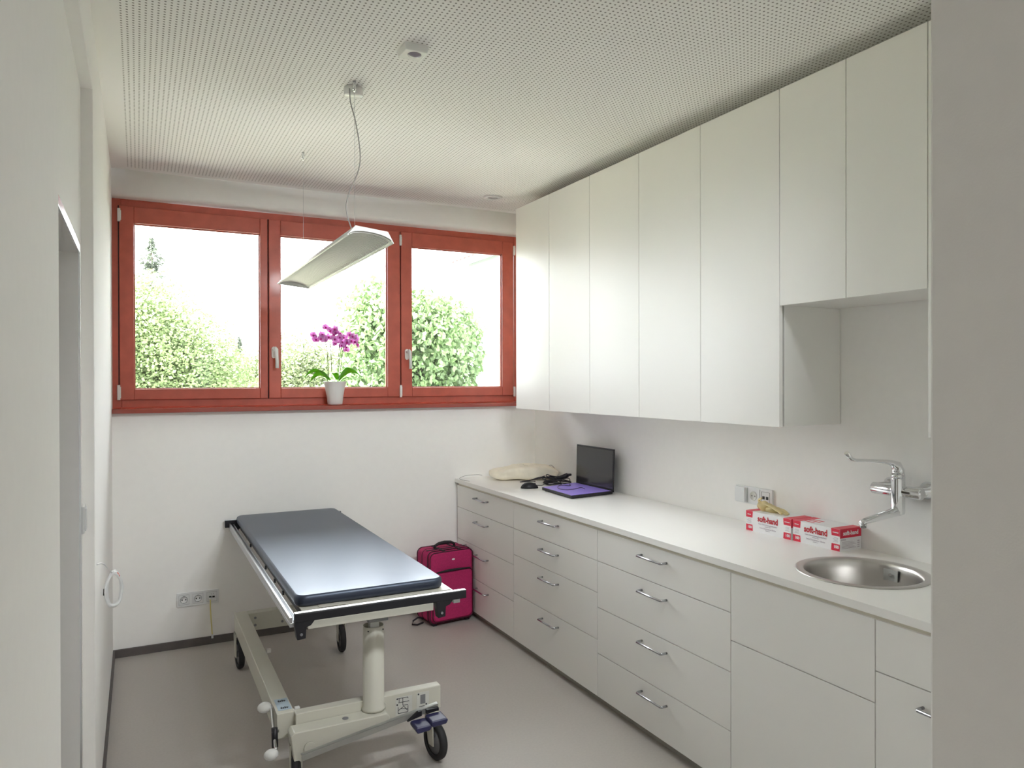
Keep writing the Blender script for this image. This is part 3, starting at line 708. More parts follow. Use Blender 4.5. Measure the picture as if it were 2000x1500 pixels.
# ceiling fittings
t = thing('motion_sensor', 'small square white ceiling sensor with round violet-grey lens', 'sensor', (.90, 2.56, ZC))
mb = MB(); mb.box(.853, .948, 2.515, 2.61, ZC - .025, ZC - .0002); mb.v = [(x + (.9 - x) * (.12 if z < ZC - .01 else 0), y + (2.5625 - y) * (.12 if z < ZC - .01 else 0), z) for x, y, z in mb.v]
mb.build('casing', M['hw'], t, .003)
mb = MB(); mb.lathe([(0, -.033), (.015, -.031), (.025, -.0265), (.026, -.024)], (.903, 2.555, ZC), 0, 28); mb.build('lens', M['lens'], t)
t = thing('recessed_spotlight', 'small round white recessed spotlight in the ceiling near the window', 'spotlight', (2.095, 4.39, ZC))
mb = MB(); mb.lathe([(.036, -.002), (.040, -.009), (.058, -.008), (.062, -.0003)], (2.095, 4.39, ZC), 0, 36, caps=False); mb.build('rim', M['hw'], t)
mb = MB(); mb.lathe([(0, -.004), (.037, -.003)], (2.095, 4.39, ZC), 0, 28); mb.build('glass', M['spotglass'], t)

# invented out-of-view spots by the doorway, fill light towards the window wall
for sx_ in (1.05, 1.4, 1.75):
    t = thing('fill_spotlight', 'unseen fill spotlight added above the doorway, turned to the window wall', 'spotlight', (sx_, 1.15, ZC), 'added fill spots near the doorway')
    aim = (Vector((sx_ * .5 + .45, 4.5, .35)) - Vector((sx_, 1.15, ZC - .07))); q_ = aim.to_track_quat('Z', 'Y').to_matrix().to_4x4()
    mb = MB(); mb.lathe([(0, -.012), (.045, -.012), (.048, -.0003)], (sx_, 1.15, ZC), 0, 28); mb.cyl((sx_, 1.15, ZC - .012), (sx_, 1.15, ZC - .05), .006, 0, 10); mb.build('mount', M['hw'], t)
    mb = MB(); mb.lathe([(0, -.05), (.03, -.048), (.042, -.03), (.046, .045), (.042, .045), (.038, -.02), (0, -.025)], (sx_, 1.15, ZC - .085), 0, 28, True, q_); mb.build('lamp_head', M['hw'], t)
    sp = bpy.data.lights.new('fill_spot', 'SPOT'); sp.energy = 19; sp.color = (.93, .97, 1); sp.spot_size = math.radians(80); sp.spot_blend = 1; sp.shadow_soft_size = .10
    sb = bpy.data.objects.new('fill_spot', sp); C.objects.link(sb); sb.parent = t; sb.location = Vector((0, 0, -.085)) + aim.normalized() * .05; sb.rotation_euler = aim.to_track_quat('-Z', 'Y').to_euler()

t = thing('fill_lamp_casing', 'unseen flat casing added for the corridor fill light', 'ceiling lamp', (.6, -1.3, ZC))  # housing made up to go with the added corridor fill light
box(-.02, 1.22, -1.62, -.98, 2.715, ZC).build('housing', M['hw'], t, .004)
# ---------------------------------------------------------------- sockets, switch, cords
def sock_ww(): # on the window wall
    t = thing('socket_panel', 'white triple socket panel low on the wall below the window', 'wall socket', (.314, YW, .283), )
    box(.199, .429, YW - .010, YW - .0003, .243, .325).build('surround', M['socket'], t, .0015)
    for k, cx in enumerate((.2375, .314, .3905)):
        mb = MB(); ring(mb, cx - .0285, cx + .0285, .2555, .3125, .0008, .0008, .0008, .0008, YW - .0108, YW - .010); mb.build('seam', M['greyplastic'], t)
        if k < 2:
            mb = MB(); rt = Matrix.Rotation(PI / 2, 4, 'X')
            mb.lathe([(.0205, 0), (.0205, .0015), (.0190, .0015), (.0185, .0003) , (0, .0003)], (cx, YW - .0103, .284), 0, 28, True, rt, False); f = mb.build('socket_face', M['socket'], t)
            mb = MB()
            for dx in (-.0095, .0095): mb.cyl((cx + dx, YW - .0106, .284), (cx + dx, YW - .0112, .284), .0036, 0, 12)
            mb.box(cx - .002, cx + .002, YW - .0113, YW - .0105, .301, .305); mb.box(cx - .002, cx + .002, YW - .0113, YW - .0105, .263, .267)
            mb.tube([(cx + .0197 * math.cos(a), YW - .0118, .284 + .0197 * math.sin(a)) for a in [2 * PI * q / 24 for q in range(24)]], .0008, 0, 6, True)
            mb.build('contacts', M['hole'], f)
        else:
            mb = MB(); mb.box(cx - .016, cx - .003, YW - .0118, YW - .0105, .278, .287); mb.box(cx + .003, cx + .016, YW - .0118, YW - .0105, .278, .287); mb.build('port', M['hole'], t)
            mb = MB(); mb.box(cx - .006, cx - .002, YW - .0113, YW - .0105, .298, .302); mb.box(cx + .006, cx + .010, YW - .0113, YW - .0105, .298, .302); mb.build('port_label', M['greyplastic'], t)
sock_ww()
t = thing('patch_cord', 'short yellow network cord hanging from the low socket panel', 'cord', (.383, 4.73, .26))
mb = MB(); mb.box(.374, .385, YW - .032, YW - .0122, .270, .281); mb.build('plug', M['whitecord'], t, .001)
mb = MB(); mb.tube(spline([(.380, YW - .030, .272), (.380, YW - .036, .255), (.381, YW - .024, .22), (.386, YW - .022, .13), (.391, YW - .022, .06)]), [.0035] * 33, 0, 8); mb.build('cord', M['yellowcord'], t)
mb = MB(); mb.box(.386, .397, YW - .028, YW - .016, .038, .062); mb.build('plug', M['whitecord'], t, .001)
t = thing('socket_panel', 'white triple socket panel above the glove boxes on the right wall', 'wall socket', (XR, 2.582, 1.025))
box(XR - .010, XR - .0003, 2.467, 2.697, .984, 1.066).build('surround', M['socket'], t, .0015)
box(XR - .026, XR - .0102, 2.626, 2.690, .990, 1.060).build('blank_cover', M['socket'], t, .003)
mb = MB(); rt = Matrix.Rotation(-PI / 2, 4, 'Y')
mb.lathe([(.0215, 0), (.0215, .0015), (.0195, .0015), (.0185, -.0003), (0, -.0003)], (XR - .0112, 2.582, 1.025), 0, 28, True, rt, False); f = mb.build('socket_face', M['decal'], t)
mb = MB()
for dy in (-.0095, .0095): mb.cyl((XR - .0108, 2.582 + dy, 1.025), (XR - .0116, 2.582 + dy, 1.025), .0028, 0, 12)
mb.build('contacts', M['hole'], f)
mb = MB(); mb.box(XR - .0112, XR - .0100, 2.5415, 2.5430, .990, 1.060); mb.box(XR - .0112, XR - .0100, 2.619, 2.6205, .990, 1.060)
for y in (2.482, 2.532): mb.box(XR - .0112, XR - .0100, y - .0006, y + .0006, .998, 1.052)
mb.box(XR - .0112, XR - .0100, 2.482, 2.532, 1.0514, 1.0526); mb.build('seam', M['greyplastic'], t)
mb = MB()
for y in (2.519, 2.497): mb.box(XR - .0118, XR - .0100, y - .0065, y + .0065, 1.018, 1.032)
mb.build('port', M['hole'], t)
t = thing('light_switch', 'small white switch on the wall edge beside the left doorway', 'light switch', (XB, 2.80, 1.12))
mb = MB(); mb.box(XB + .0002, XB + .010, 2.766, 2.836, 1.075, 1.165); mb.build('surround', M['socket'], t, .003)
mb = MB(); mb.box(XB + .010, XB + .015, 2.776, 2.826, 1.083, 1.157); mb.build('rocker', M['socket'], t, .002)
t = thing('cable_coil', 'white cable coil hanging out of the left wall', 'cable', (XL, 2.95, .93))
mb = MB(); cc = Vector((-.083, 3.15, .787))
path = spline([(XL + .001, 2.95, .932), (XL + .012, 2.98, .928), (XL + .022, 3.04, .908), (-.098, 3.11, .872), (-.088, 3.145, .852)])
mb.tube(path, .0026, 0, 8); mb.build('lead', M['whitecord'], t)
mb = MB()
for k, (rx, rz_, dy, ph) in enumerate(((.026, .064, 0, 0), (.024, .062, .006, .25), (.027, .060, -.005, -.2), (.023, .066, .010, .1))):
    pts = []
    for q in range(28):
        a = 2 * PI * q / 28 + ph
        pts.append(cc + Vector((rx * math.cos(a), .018 * math.cos(a) + dy + .004 * math.sin(3 * a + k), rz_ * math.sin(a) + .002 * math.cos(4 * a))))
    mb.tube(pts, .0050, 0, 8, True)
mb.build('coil', M['whitecord'], t)
mb = MB(); mb.tube([cc + Vector((-.029, -.018, .012)), cc + Vector((-.030, -.018, -.012))], .0055, 0, 8); mb.build('wire_tie', M['strap'], t)
mb = MB(); mb.tube([cc + Vector((.010, .004, .064)), cc + Vector((.018, .0, .048))], .003, 0, 8); mb.build('bare_cores', M['copper'], t)

# ---------------------------------------------------------------- things on the worktop
ZW = .893
# laptop
t = thing('laptop', 'open laptop with dark screen and violet keyboard deck on the worktop', 'laptop', (2.37, 3.82, ZW))
mb = MB(); mb.prism([(2.212, 3.600), (2.525, 3.640), (2.525, 4.058), (2.228, 3.975)][::1], ZW + .004, ZW + .020, 'z'); mb.build('base', M['black'], t, .003)
mb = MB(); mb.prism([(2.216, 3.606), (2.515, 3.648), (2.515, 4.048), (2.232, 3.969)], ZW + .0202, ZW + .0215, 'z'); mb.build('keyboard_deck', M['film'], t)
mb = MB(); mb.box(2.527, 2.535, 3.641, 4.057, ZW + .012, ZW + .268)
q = Matrix.Translation((2.53, 0, ZW + .012)) @ Matrix.Rotation(math.radians(1.5), 4, 'Y') @ Matrix.Translation((-2.53, 0, -ZW - .012))
mb.v = [tuple(q @ Vector(v)) for v in mb.v]; lid = mb.build('lid', M['black'], t, .002)
mb = MB(); mb.box(2.5262, 2.5268, 3.650, 4.048, ZW + .030, ZW + .258); mb.v = [tuple(q @ Vector(v)) for v in mb.v]; mb.build('screen', M['screen'], lid)
for x, y in ((2.24, 3.63), (2.25, 3.955), (2.50, 3.67), (2.50, 4.02)):
    mb = MB(); mb.cyl((x, y, ZW), (x, y, ZW + .0045), .006, 0, 12); mb.build('foot', M['rubber'], t)
# mouse
t = thing('computer_mouse', 'black computer mouse lying beside the laptop on the worktop', 'mouse', (2.20, 4.10, ZW))
q = Matrix.Rotation(math.radians(-24), 4, 'Z')
mb = MB(); mb.ell((2.205, 4.095, ZW + .0005), (.056, .033, .038), 0, 24, 14, q, lambda v: Vector((v.x, v.y * (1 - .15 * (v.x > 0)), max(v.z, 0) * (1 - 3.0 * max(0, v.x) ** 1.2)))); mb.build('shell', M['black'], t)
mb = MB(); mb.ell((2.235, 4.083, ZW + .026), (.008, .0035, .006), 0, 12, 8, q); mb.build('wheel', M['rubber'], t)
mb = MB(); mb.tube(spline([(2.225, 4.135, ZW + .012), (2.265, 4.165, ZW + .006), (2.315, 4.14, ZW + .005), (2.345, 4.16, ZW + .006)]), .002, 0, 8); mb.build('cord', M['cable'], t)
# cable heap
t = thing('cable_heap', 'tangled heap of black cables between the cloth bag and laptop', 'cables', (2.44, 4.25, ZW))
rng = random.Random(4)
cx, cy = 2.445, 4.215
for k in range(7):
    pts = []; z0 = ZW + .005 + .006 * k; ang = rng.uniform(0, 6); rx = rng.uniform(.04, .085); ry = rng.uniform(.035, .09); ox, oy = rng.uniform(-.035, .03), rng.uniform(-.06, .06)
    for q in range(10):
        a = ang + q * .9; pts.append((cx + ox + rx * math.cos(a) * (1 + .2 * math.sin(2.3 * a)), cy + oy + ry * math.sin(a), z0 + .008 * math.sin(a * 1.7 + k)))
    mb = MB(); mb.tube([(p.x, p.y, max(p.z, ZW + .0035)) for p in spline(pts)], .0032, 0, 8); mb.build('cable', M['cable'], t)
mb = MB(); mb.tube([(2.47, 4.16, ZW + .040), (2.505, 4.125, ZW + .062)], [.016, .015], 0, 14); mb.tube([(2.505, 4.125, ZW + .062), (2.52, 4.105, ZW + .066)], [.010, .007], 0, 12); mb.build('plug', M['cable'], t)
mb = MB(); mb.tube(spline([(2.36, 4.30, ZW + .01), (2.31, 4.33, ZW + .008), (2.29, 4.36, ZW + .006), (2.36, 4.36, ZW + .01), (2.45, 4.31, ZW + .03), (2.49, 4.27, ZW + .03)]), .0033, 0, 8); mb.tube(spline([(2.27, 4.35, ZW + .004), (2.34, 4.34, ZW + .012), (2.42, 4.33, ZW + .03), (2.47, 4.24, ZW + .03), (2.45, 4.15, ZW + .024)]), .0033, 0, 8)
mb.build('cable', M['cable'], t)
t = thing('earphone_cord', 'thin dark cord looped over the violet laptop keyboard', 'cord', (2.36, 3.85, ZW + .022))
mb = MB(); zl = ZW + .0235
mb.tube(spline([(2.44, 4.00, zl), (2.43, 3.97, zl), (2.40, 3.93, zl), (2.37, 3.97, zl), (2.33, 3.95, zl), (2.28, 3.86, zl), (2.30, 3.80, zl), (2.36, 3.80, zl), (2.42, 3.83, zl), (2.41, 3.77, zl)]), .0016, 0, 8); mb.build('cord', M['cable'], t)
# cloth bag
t = thing('cloth_bag', 'crumpled cream cotton bag lying on the far end of the worktop', 'bag', (2.37, 4.50, ZW))
def crumple(v):
    s = Vector((math.copysign(abs(v.x / .235) ** .6, v.x) * .235, math.copysign(abs(v.y / .105) ** .6, v.y) * .105, math.copysign(abs(v.z / .045) ** .55, v.z) * .045))
    nn = noise.noise(s * 13) * .016 + noise.noise(s * 30 + Vector((3, 1, 2))) * .009
    s += s.normalized() * nn; s.z += .012 * math.sin(s.x * 12 + 1) * (s.z > 0)
    s.z = max(s.z, -.045); return s
mb = MB(); mb.ell((2.375, 4.50, ZW + .0465), (.235, .105, .045), 0, 64, 32, Matrix.Rotation(math.radians(-20), 4, 'Z'), crumple); mb.build('pouch', M['linen'], t)
mb = MB(); mb.tube(spline([(2.36, 4.48, ZW + .103), (2.38, 4.45, ZW + .098), (2.43, 4.43, ZW + .094), (2.46, 4.47, ZW + .1)]), .002, 0, 6); mb.build('drawstring', M['linen'], t)
mb = MB(); mb.tube(spline([(2.54, 4.47, ZW + .07), (2.57, 4.46, ZW + .09), (2.588, 4.44, ZW + .07), (2.59, 4.42, ZW + .035), (2.58, 4.42, ZW + .004)]), .0018, 0, 8); mb.build('cord', M['wire'], t)
t = thing('thin_wire', 'thin grey wire arching over the far worktop corner', 'wire', (2.1, 4.6, ZW))
mb = MB(); mb.tube(spline([(2.135, 4.66, ZW + .022), (2.11, 4.685, ZW + .025), (2.04, 4.70, ZW + .022), (1.985, 4.69, ZW + .012), (1.972, 4.66, ZW + .003), (1.990, 4.55, ZW + .003)]), .0016, 0, 8)
mb.build('wire', M['wire'], t)

# glove boxes
def glove_box(y_far, y_near, x0, label, openbox):
    t = thing('glove_box', label, 'box', (x0 + .06, (y_far + y_near) / 2, ZW), 'disposable glove boxes')
    x1 = x0 + .124; H = .0885; L = y_far - y_near
    fr = MB().box(x0, x1, y_near, y_far, ZW, ZW + H); tx = MB(); wt_ = MB(); gy = MB()
    e = .0006
    # red corner panels on the front face, slanted inner edges
    def panel(ya, yb_, za, zb2, sl):
        vs = [(xx, y, z) for xx in (x0 - e, x0) for y, z in ((ya, za), (yb_ + sl, za), (yb_ - sl, zb2), (ya, zb2))]
        fr.add(vs, [(0, 1, 2, 3), (7, 6, 5, 4), (0, 4, 5, 1), (1, 5, 6, 2), (2, 6, 7, 3), (3, 7, 4, 0)], 1)
    for za, zb2 in ((.0008, .028), (.060, H - .0006)):
        panel(y_far - .0008, y_far - .040, ZW + za, ZW + zb2, .0012 * (-1 if za < .01 else 1)); panel(y_near + .0008, y_near + .040, ZW + za, ZW + zb2, .0012 * (1 if za < .01 else -1))
    # red bands wrapping the top and the near end
    fr.box(x0, x1, y_near + .0005, y_near + .038, ZW + H, ZW + H + e, 1); fr.box(x0, x1, y_far - .038, y_far - .0005, ZW + H, ZW + H + e, 1)
    fr.box(x0 + .0005, x1 - .0005, y_near - e, y_near, ZW + .052, ZW + H, 1)
    if not openbox:
        for k, tt in enumerate(((.02, .05), (.045, .06), (.07, .055))): fr.box(x0 + tt[0], x0 + tt[0] + .010, y_far - .040 - tt[1], y_far - .042, ZW + H, ZW + H + .0004, 1)
    fr.build('carton', [M['paper'], M['red']], t)
    A = Matrix(((0, 0, -1, 0), (-1, 0, 0, 0), (0, 1, 0, 0), (0, 0, 0, 1)))
    def F(y, z): return Matrix.Translation((x0 - .0009, y, ZW + z)) @ A
    B = Matrix(((1, 0, 0, 0), (0, 0, -1, 0), (0, 1, 0, 0), (0, 0, 0, 1)))
    def N(x, z): return Matrix.Translation((x, y_near - .0009, ZW + z)) @ B
    ym = (y_far + y_near) / 2
    tx.text('soft-hand', .036, F(ym, .061), 0, .0002, .0011, wide=.86)
    tx.build('lettering', M['redtext'], t)
    gy.text('Latex Untersuchungshandschuhe', .0085, F(ym, .040), 0, .0002, .0, wide=.95); gy.text('puderfrei / steril', .005, F(ym, .032), 0, .0002)
    gy.text('Latex Examination Gloves', .009, F(ym, .023), 0, .0002); gy.text('powder free', .005, F(ym, .015), 0, .0002)
    for y in (y_far - .02, y_near + .02):
        for k in range(4): gy.box(x0 - .0004, x0, y - .012, y + .012 - .004 * (k % 2), ZW + .036 + .005 * k, ZW + .0375 + .005 * k)
    gy.text('LATEX', .009, N(x0 + .020, .045), 0, .0002)
    for k in range(6): gy.box(x0 + .012, x1 - .03 - .01 * (k % 3), y_near - .0004, y_near, ZW + .010 + .005 * k, ZW + .0115 + .005 * k)
    for k in range(4): gy.box(x1 - .022, x1 - .010, y_near - .0004, y_near, ZW + .010 + .008 * k, ZW + .013 + .008 * k)
    gy.build('small_print', M['greytext'], t)
    for y, s_ in ((y_far - .020, 1), (y_near + .020, 1)):
        wt_.text('100', .0165, F(y - .003, .016), 0, .0002, .0006); wt_.text('PUDERFREI' if y < ym else 'MEDIUM', .0055, F(y, .073), 0, .0002, .0002)
    wt_.text('soft-hand', .024, N((x0 + x1) / 2, .070), 0, .0002, .0008, wide=.98)
    wt_.build('lettering', M['paper'], t)
    return t
glove_box(2.501, 2.243, 2.466, 'opened white and red glove box with a yellow glove sticking out', True)
glove_box(2.236, 2.002, 2.470, 'closed white and red glove box nearer the sink', False)
t = thing('latex_glove', 'yellowish latex glove pulled half out of the glove box', 'glove', (2.53, 2.38, ZW + .09))
mb = MB(); zt_ = ZW + .0890
def crum2(v):
    return v + v.normalized() * (noise.noise(v * 45) * .012)
mb.ell((2.525, 2.445, zt_ + .020), (.024, .030, .024), 0, 28, 18, Matrix.Rotation(.4, 4, 'Z'), crum2)
mb.ell((2.527, 2.400, zt_ + .013), (.022, .035, .016), 0, 24, 14, Matrix.Rotation(-.3, 4, 'X'), crum2)
for k, (dx, z1, ln) in enumerate(((-.020, .006, .105), (-.008, .004, .12), (.006, .004, .115), (.018, .005, .095))):
    mb.tube(spline([(2.525 + dx * .4, 2.43, zt_ + .032), (2.525 + dx * .7, 2.39, zt_ + .026 - .002 * k), (2.525 + dx, 2.35, zt_ + .014), (2.525 + dx * 1.2, 2.43 - ln, zt_ + z1)]), [.010] * 8 + [.009] * 8 + [.0065] * 9, 0, 10, flat=.5)
mb.tube(spline([(2.520, 2.455, zt_ + .03), (2.512, 2.47, zt_ + .045), (2.515, 2.455, zt_ + .056)]), [.009] * 8 + [.007] * 9, 0, 10, flat=.6)
mb.build('glove', M['latex'], t)

# ---------------------------------------------------------------- orchid on the sill
OX, OY, OZ = 1.139, 4.772, 1.4205
t = thing('potted_orchid', 'purple orchid in a white pot on the window sill', 'potted plant', (OX, OY, OZ))
mb = MB(); mb.lathe([(0, 0), (.044, 0), (.047, .003), (.054, .06), (.063, .110), (.0725, .146), (.0745, .149), (.072, .150), (.069, .146), (.060, .120), (.0, .120)], (OX, OY, OZ), 0, 48); pot = mb.build('pot', M['pot'], t)
mb = MB(); mb.lathe([(.0605, .121), (.04, .134), (0, .138)], (OX, OY, OZ), 0, 24); mb.build('bark', M['soil'], pot)
rng = random.Random(11)
S = 1 / (8.33 * 297.0)     # photo crop to metres at the sill
def O(cx_, cz_, dy=0): return Vector((OX + (cx_ - 537) * S * 1.02, OY + dy, OZ + (1420 - cz_) * S))
stems = [[(440, 1000, 0), (425, 860, -.01), (410, 650, -.02), (385, 440, -.02), (330, 370, -.02), (200, 320, -.03)], [(490, 1000, 0), (485, 700, .01), (475, 450, .02), (450, 280, .02), (390, 180, .02)],
         [(560, 1000, 0), (580, 800, -.01), (595, 500, -.02), (610, 380, -.02), (620, 290, -.03)], [(600, 1000, .01), (640, 800, .01), (660, 560, .0), (740, 400, -.01), (860, 360, -.02)], [(590, 980, 0), (620, 680, .015), (650, 520, .02), (700, 380, .02), (760, 290, .02)]]
for st in stems:
    mb = MB(); mb.tube(spline([O(*p) for p in st], 5), .0021, 0, 8)
    for q in (1, 2): p = O(*st[q]); mb.ell(p, (.0042, .0042, .006), 0, 8, 6)
    mb.build('stem', M['stem'], t)
def leaf(base, tip, wdt, lift, mi='leafm'):
    mb = MB(); n_ = 12; b, tp = O(*base), O(*tip); d = tp - b; side = Vector((-d.y, d.x, 0)); 
    if side.length < 1e-4 or abs(d.x) > abs(d.y) * 1.5: side = Vector((0, .75, .65))
    side.normalize(); vs = []
    for i in range(n_ + 1):
        u = i / n_; c = b + d * u + Vector((0, 0, lift * math.sin(PI * u * .9))); wq = wdt * (math.sin(PI * min(u * .92 + .10, 1)) ** .7)
        for s_, dz in ((-1, .25), (0, 0), (1, .25)):
            vs.append(c + side * (wq * s_) + Vector((0, 0, dz * wq)))
        for s_, dz in ((1, .25), (0, 0), (-1, .25)):
            vs.append(c + side * (wq * s_ * .98) + Vector((0, 0, dz * wq - .0012)))
    fs = []
    for i in range(n_):
        for k in range(6): fs.append((i * 6 + k, i * 6 + (k + 1) % 6, (i + 1) * 6 + (k + 1) % 6, (i + 1) * 6 + k))
    mb.add(vs, fs, 0, True); mb.build('leaf', M[mi], t)
leaf((460, 1030, 0), (130, 1100, -.03), .026, .055); leaf((480, 1030, .01), (280, 885, .01), .018, .01); leaf((440, 1020, .02), (70, 1040, .03), .018, .06)
leaf((590, 1030, -.01), (860, 950, -.03), .030, .04); leaf((600, 1020, .01), (980, 1030, .03), .018, .06); leaf((640, 1030, 0), (770, 1005, -.04), .012, .01); leaf((560, 1020, -.02), (480, 940, -.05), .022, .02)
def flower_mesh(seed):
    r_ = random.Random(seed); mb = MB()
    for k, (a, ln, wd) in enumerate(((90, .020, .009), (215, .019, .009), (325, .019, .009), (10, .021, .013), (170, .021, .013))):
        a = math.radians(a + r_.uniform(-8, 8)); dx, dz = math.cos(a), math.sin(a); px, pz = -dz, dx; vs = []
        for i in range(7):
            u = i / 6; wq = wd * math.sin(PI * min(u * .85 + .1, 1)) ** .8
            for s_ in (-1, 0, 1): vs.append((dx * ln * u + px * wq * s_, -.006 * u * u - .003 * (1 - abs(s_)) + .0005 * k, dz * ln * u + pz * wq * s_))
        fs = [(i * 3 + j, i * 3 + j + 1, (i + 1) * 3 + j + 1, (i + 1) * 3 + j) for i in range(6) for j in range(2)]
        n0 = len(vs); vs += [(x, y + .0008, z) for x, y, z in vs]; fs += [tuple(q + n0 for q in f[::-1]) for f in fs]
        mb.add(vs, fs, 0, True)
    mb.ell((0, -.006, -.003), (.0045, .006, .0055), 1, 10, 8)
    return mb
fm = []
for s_ in range(3):
    o = flower_mesh(s_).build('flower', [M['petal'], M['petal2']], t, world=False); fm.append(o.data); bpy.data.objects.remove(o)
fl = [(200, 320), (235, 385), (310, 310), (300, 370), (370, 395), (425, 350), (385, 185), (450, 235), (530, 215), (500, 300), (510, 380), (600, 285), (585, 345), (625, 420), (530, 440), (650, 470), (720, 350), (725, 415), (755, 300), (800, 330), (855, 345), (850, 405), (690, 500), (735, 530), (645, 340), (575, 405), (760, 400), (545, 265), (340, 345), (865, 450)]
for i, (a, b) in enumerate(fl):
    o = bpy.data.objects.new('flower', fm[i % 3]); C.objects.link(o); o.parent = t
    o.location = O(a, b, rng.uniform(-.045, .03)) - t.location
    o.rotation_euler = (rng.uniform(-.5, .4), rng.uniform(-.6, .6), rng.uniform(-.9, .9)); k = rng.uniform(1.05, 1.4); o.scale = (k, k, k)

# ---------------------------------------------------------------- outside
GZ = -2.6
struct('ground_garden', box(-40, 60, 11, 90, GZ - .3, GZ), M['grass'], label='green garden ground outside the window', cat='ground')
struct('ground_bounce', box(-40, 60, 5.06, 11, GZ - .3, GZ), M['gravel'], label='unseen pale gravel ground added below the window to bounce light', cat='ground')
# far hill
mb = MB(); vs = []; nx = 40
for i in range(nx + 1):
    x = -60 + 150 * i / nx; hz = 4.6 + 1.8 * math.sin(i * .42) + 1.0 * math.sin(i * 1.1 + 1)
    vs += [(x, 112, GZ), (x, 118, hz * .8), (x, 128, hz)]
fs = [(i * 3 + k, i * 3 + k + 1, (i + 1) * 3 + k + 1, (i + 1) * 3 + k) for i in range(nx) for k in range(2)]
mb.add(vs, fs, 0, True); struct('hill_far', mb, M['hill'], label='faint wooded hill on the horizon', cat='hill')
# neighbouring house
t = thing('house', 'white rendered house with tiled eave seen through the right sash', 'building', (8.5, 10, GZ))
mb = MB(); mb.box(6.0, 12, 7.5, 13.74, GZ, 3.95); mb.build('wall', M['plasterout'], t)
mb = MB(); mb.prism([(5.72, 3.93), (5.72, 3.98), (9.2, 5.6), (12.6, 3.93), (12.6, 3.86), (9.2, 5.48)], 7.2, 14.0, 'y'); rf = mb.build('roof', M['tile'], t)
mb = MB()
for k in range(34): y = 7.3 + .2 * k; mb.tube([(5.68, y, 3.985), (9.2, y, 5.63)], .055, 0, 8)
mb.build('tile_rows', M['tile'], rf)
mb = MB(); mb.box(5.62, 5.72, 7.2, 14.0, 3.84, 3.93); mb.build('gutter', M['lead'], rf)
mb = MB(); mb.box(5.93, 6.0, 7.5, 13.76, 2.62, 2.74); mb.build('string_course', M['lead'], t)
def tree(name, label, x, y, blobs, leafmat, nleaf, lsize, trunk_h, seed, droop=0.):
    r_ = random.Random(seed)
    t = thing(name, label, 'tree', (x, y, GZ), 'trees outside the window')
    mb = MB(); mb.tube(spline([(x, y, GZ), (x + .1, y, GZ + trunk_h * .5), (x, y + .1, GZ + trunk_h)]), [.22 - .14 * k / 16 for k in range(17)], 0, 10)
    for b in blobs:
        c = Vector(b[0]); s0 = Vector((x, y, GZ + trunk_h * .75)); mb.tube(spline([s0, (s0 + c) / 2 + Vector((0, 0, .1)), c]), [.07 - .05 * k / 16 for k in range(17)], 0, 7)
        for q in range(3):
            e_ = c + Vector((r_.uniform(-1, 1) * b[1][0], r_.uniform(-1, 1) * b[1][1], r_.uniform(-.6, 1) * b[1][2])) * .8; mb.tube([(s0 + c * 2) / 3, (c + e_) / 2, e_], [.03, .018, .006], 0, 5)
    mb.build('trunk', M['bark'], t)
    vs = []; fs = []; vol = [b[1][0] * b[1][1] * b[1][2] for b in blobs]; tot = sum(vol)
    for b, v_ in zip(blobs, vol):
        m_ = int(nleaf * v_ / tot)
        for k in range(m_):
            d = Vector((r_.gauss(0, 1), r_.gauss(0, 1), r_.gauss(0, 1))).normalized() * (r_.random() ** .45)
            sc2 = 1 + .22 * noise.noise(d * 3 + Vector(b[0]))
            p = Vector((b[0][0] + d.x * b[1][0] * sc2, b[0][1] + d.y * b[1][1] * sc2, b[0][2] + d.z * b[1][2] * sc2))
            L = lsize * r_.uniform(.6, 1.3); a = Vector((r_.gauss(0, 1), r_.gauss(0, 1), r_.gauss(0, .7) - droop * 1.5)).normalized() * L
            s2 = a.cross(Vector((r_.gauss(0, 1), r_.gauss(0, 1), r_.gauss(0, 1)))).normalized() * L * .32
            n0 = len(vs); vs += [p, p + a * .5 + s2, p + a, p + a * .5 - s2]; fs.append((n0, n0 + 1, n0 + 2, n0 + 3))
    mb = MB(); mb.add(vs, fs, 0, False); mb.build('crown', M[leafmat], t)
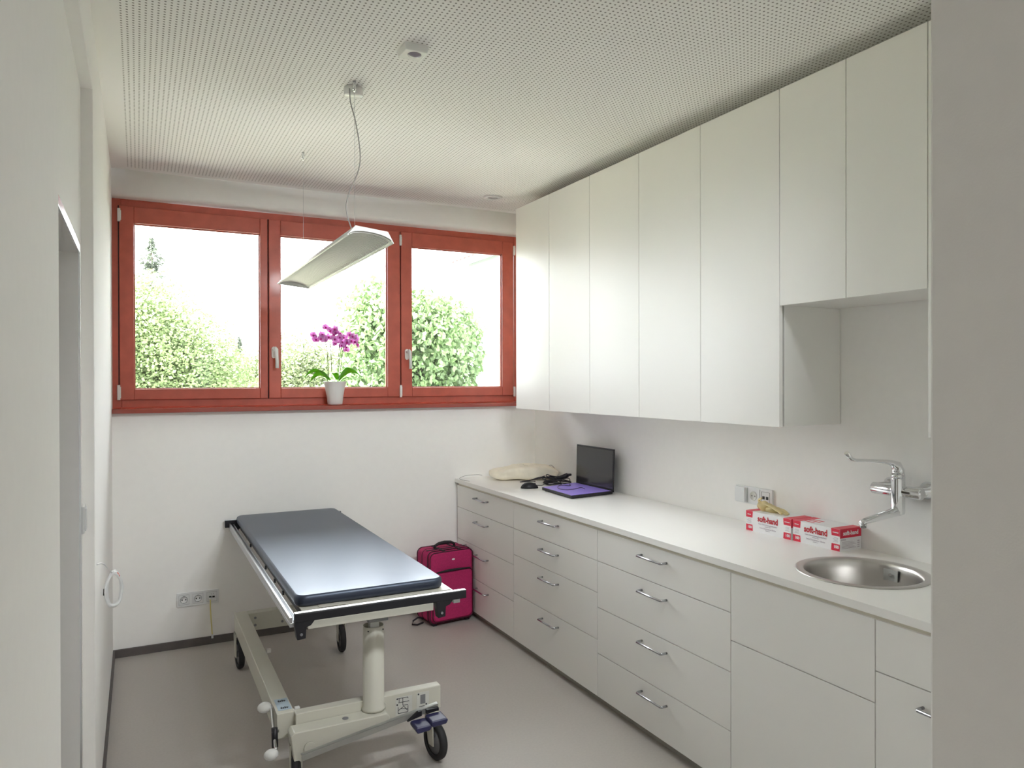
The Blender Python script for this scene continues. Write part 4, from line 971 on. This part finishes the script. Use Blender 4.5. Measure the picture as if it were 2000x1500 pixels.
tree('broadleaf_tree', 'large pale green tree filling the left sash', .2, 13, [((-.5, 13, 2.1), (1.5, 1.3, 1.4)), ((.6, 13, 1.9), (1.0, 1.1, 1.0)), ((-.4, 12.6, .4), (1.6, 1.2, 1.3)), ((1.1, 13, 1.0), (.9, 1.2, 1.15)), ((.1, 13.2, 2.7), (.6, .5, .55))], 'leaf_a', 100000, .058, 4.2, 1)
tree('broadleaf_tree', 'rounded olive green bush tree in the middle of the window', 2.4, 17.3, [((2.18, 17.25, 1.03), (0.92, 1.15, 1.26)), ((3.1, 17.25, 1.37), (1.03, 1.15, 1.38)), ((3.79, 17.25, 1.14), (0.92, 1.15, 1.49)), ((1.61, 17.82, 0.68), (0.92, 0.92, 1.38))], 'leaf_d', 50000, .075, 3.6, 2)
tree('broadleaf_tree', 'fresh green large-leaved tree behind the orchid and right sash', 3.5, 9.5, [((2.75, 9.4, 2.15), (.45, .6, .80)), ((3.45, 9.6, 2.1), (.65, .7, .8)), ((4.05, 10, 2.05), (.50, .6, .8)), ((2.5, 9.2, 1.35), (.45, .5, .6)), ((3.5, 9.5, .8), (1.2, .8, .9))], 'leaf_b', 42000, .082, 4.0, 3, .7)
def conifer(label, x, y, top, base_r, seed):
    r_ = random.Random(seed); t = thing('conifer_tree', label, 'tree', (x, y, GZ), 'trees outside the window')
    mb = MB(); mb.tube([(x, y, GZ), (x, y, (GZ + top) / 2), (x, y, top)], [.16, .09, .012], 0, 8); mb.build('trunk', M['bark'], t)
    vs = []; fs = []; H = top - (GZ + 1.0)
    for k in range(16000):
        u = r_.random() ** .7; z = top - u * H; R = base_r * u * (.65 + .35 * math.cos(z * 9)); a = r_.uniform(0, 2 * PI); q = r_.random() ** .5 * R
        p = Vector((x + q * math.cos(a), y + q * math.sin(a), z - q * .25)); d = Vector((math.cos(a), math.sin(a), -.2 + r_.gauss(0, .4))).normalized() * r_.uniform(.09, .22)
        s2 = Vector((-math.sin(a), math.cos(a), r_.gauss(0, .5))).normalized() * .032; n0 = len(vs); vs += [p - s2, p + s2, p + d]; fs.append((n0, n0 + 1, n0 + 2))
    mb = MB(); mb.add(vs, fs, 0, False); mb.build('crown', M['leaf_c'], t)
conifer('dark conifer top rising above the left tree', .40, 26, 6.16, 4.8, 5)
conifer('small dark conifer between the left and middle trees', 4.4, 38, 3.75, 2.0, 6)
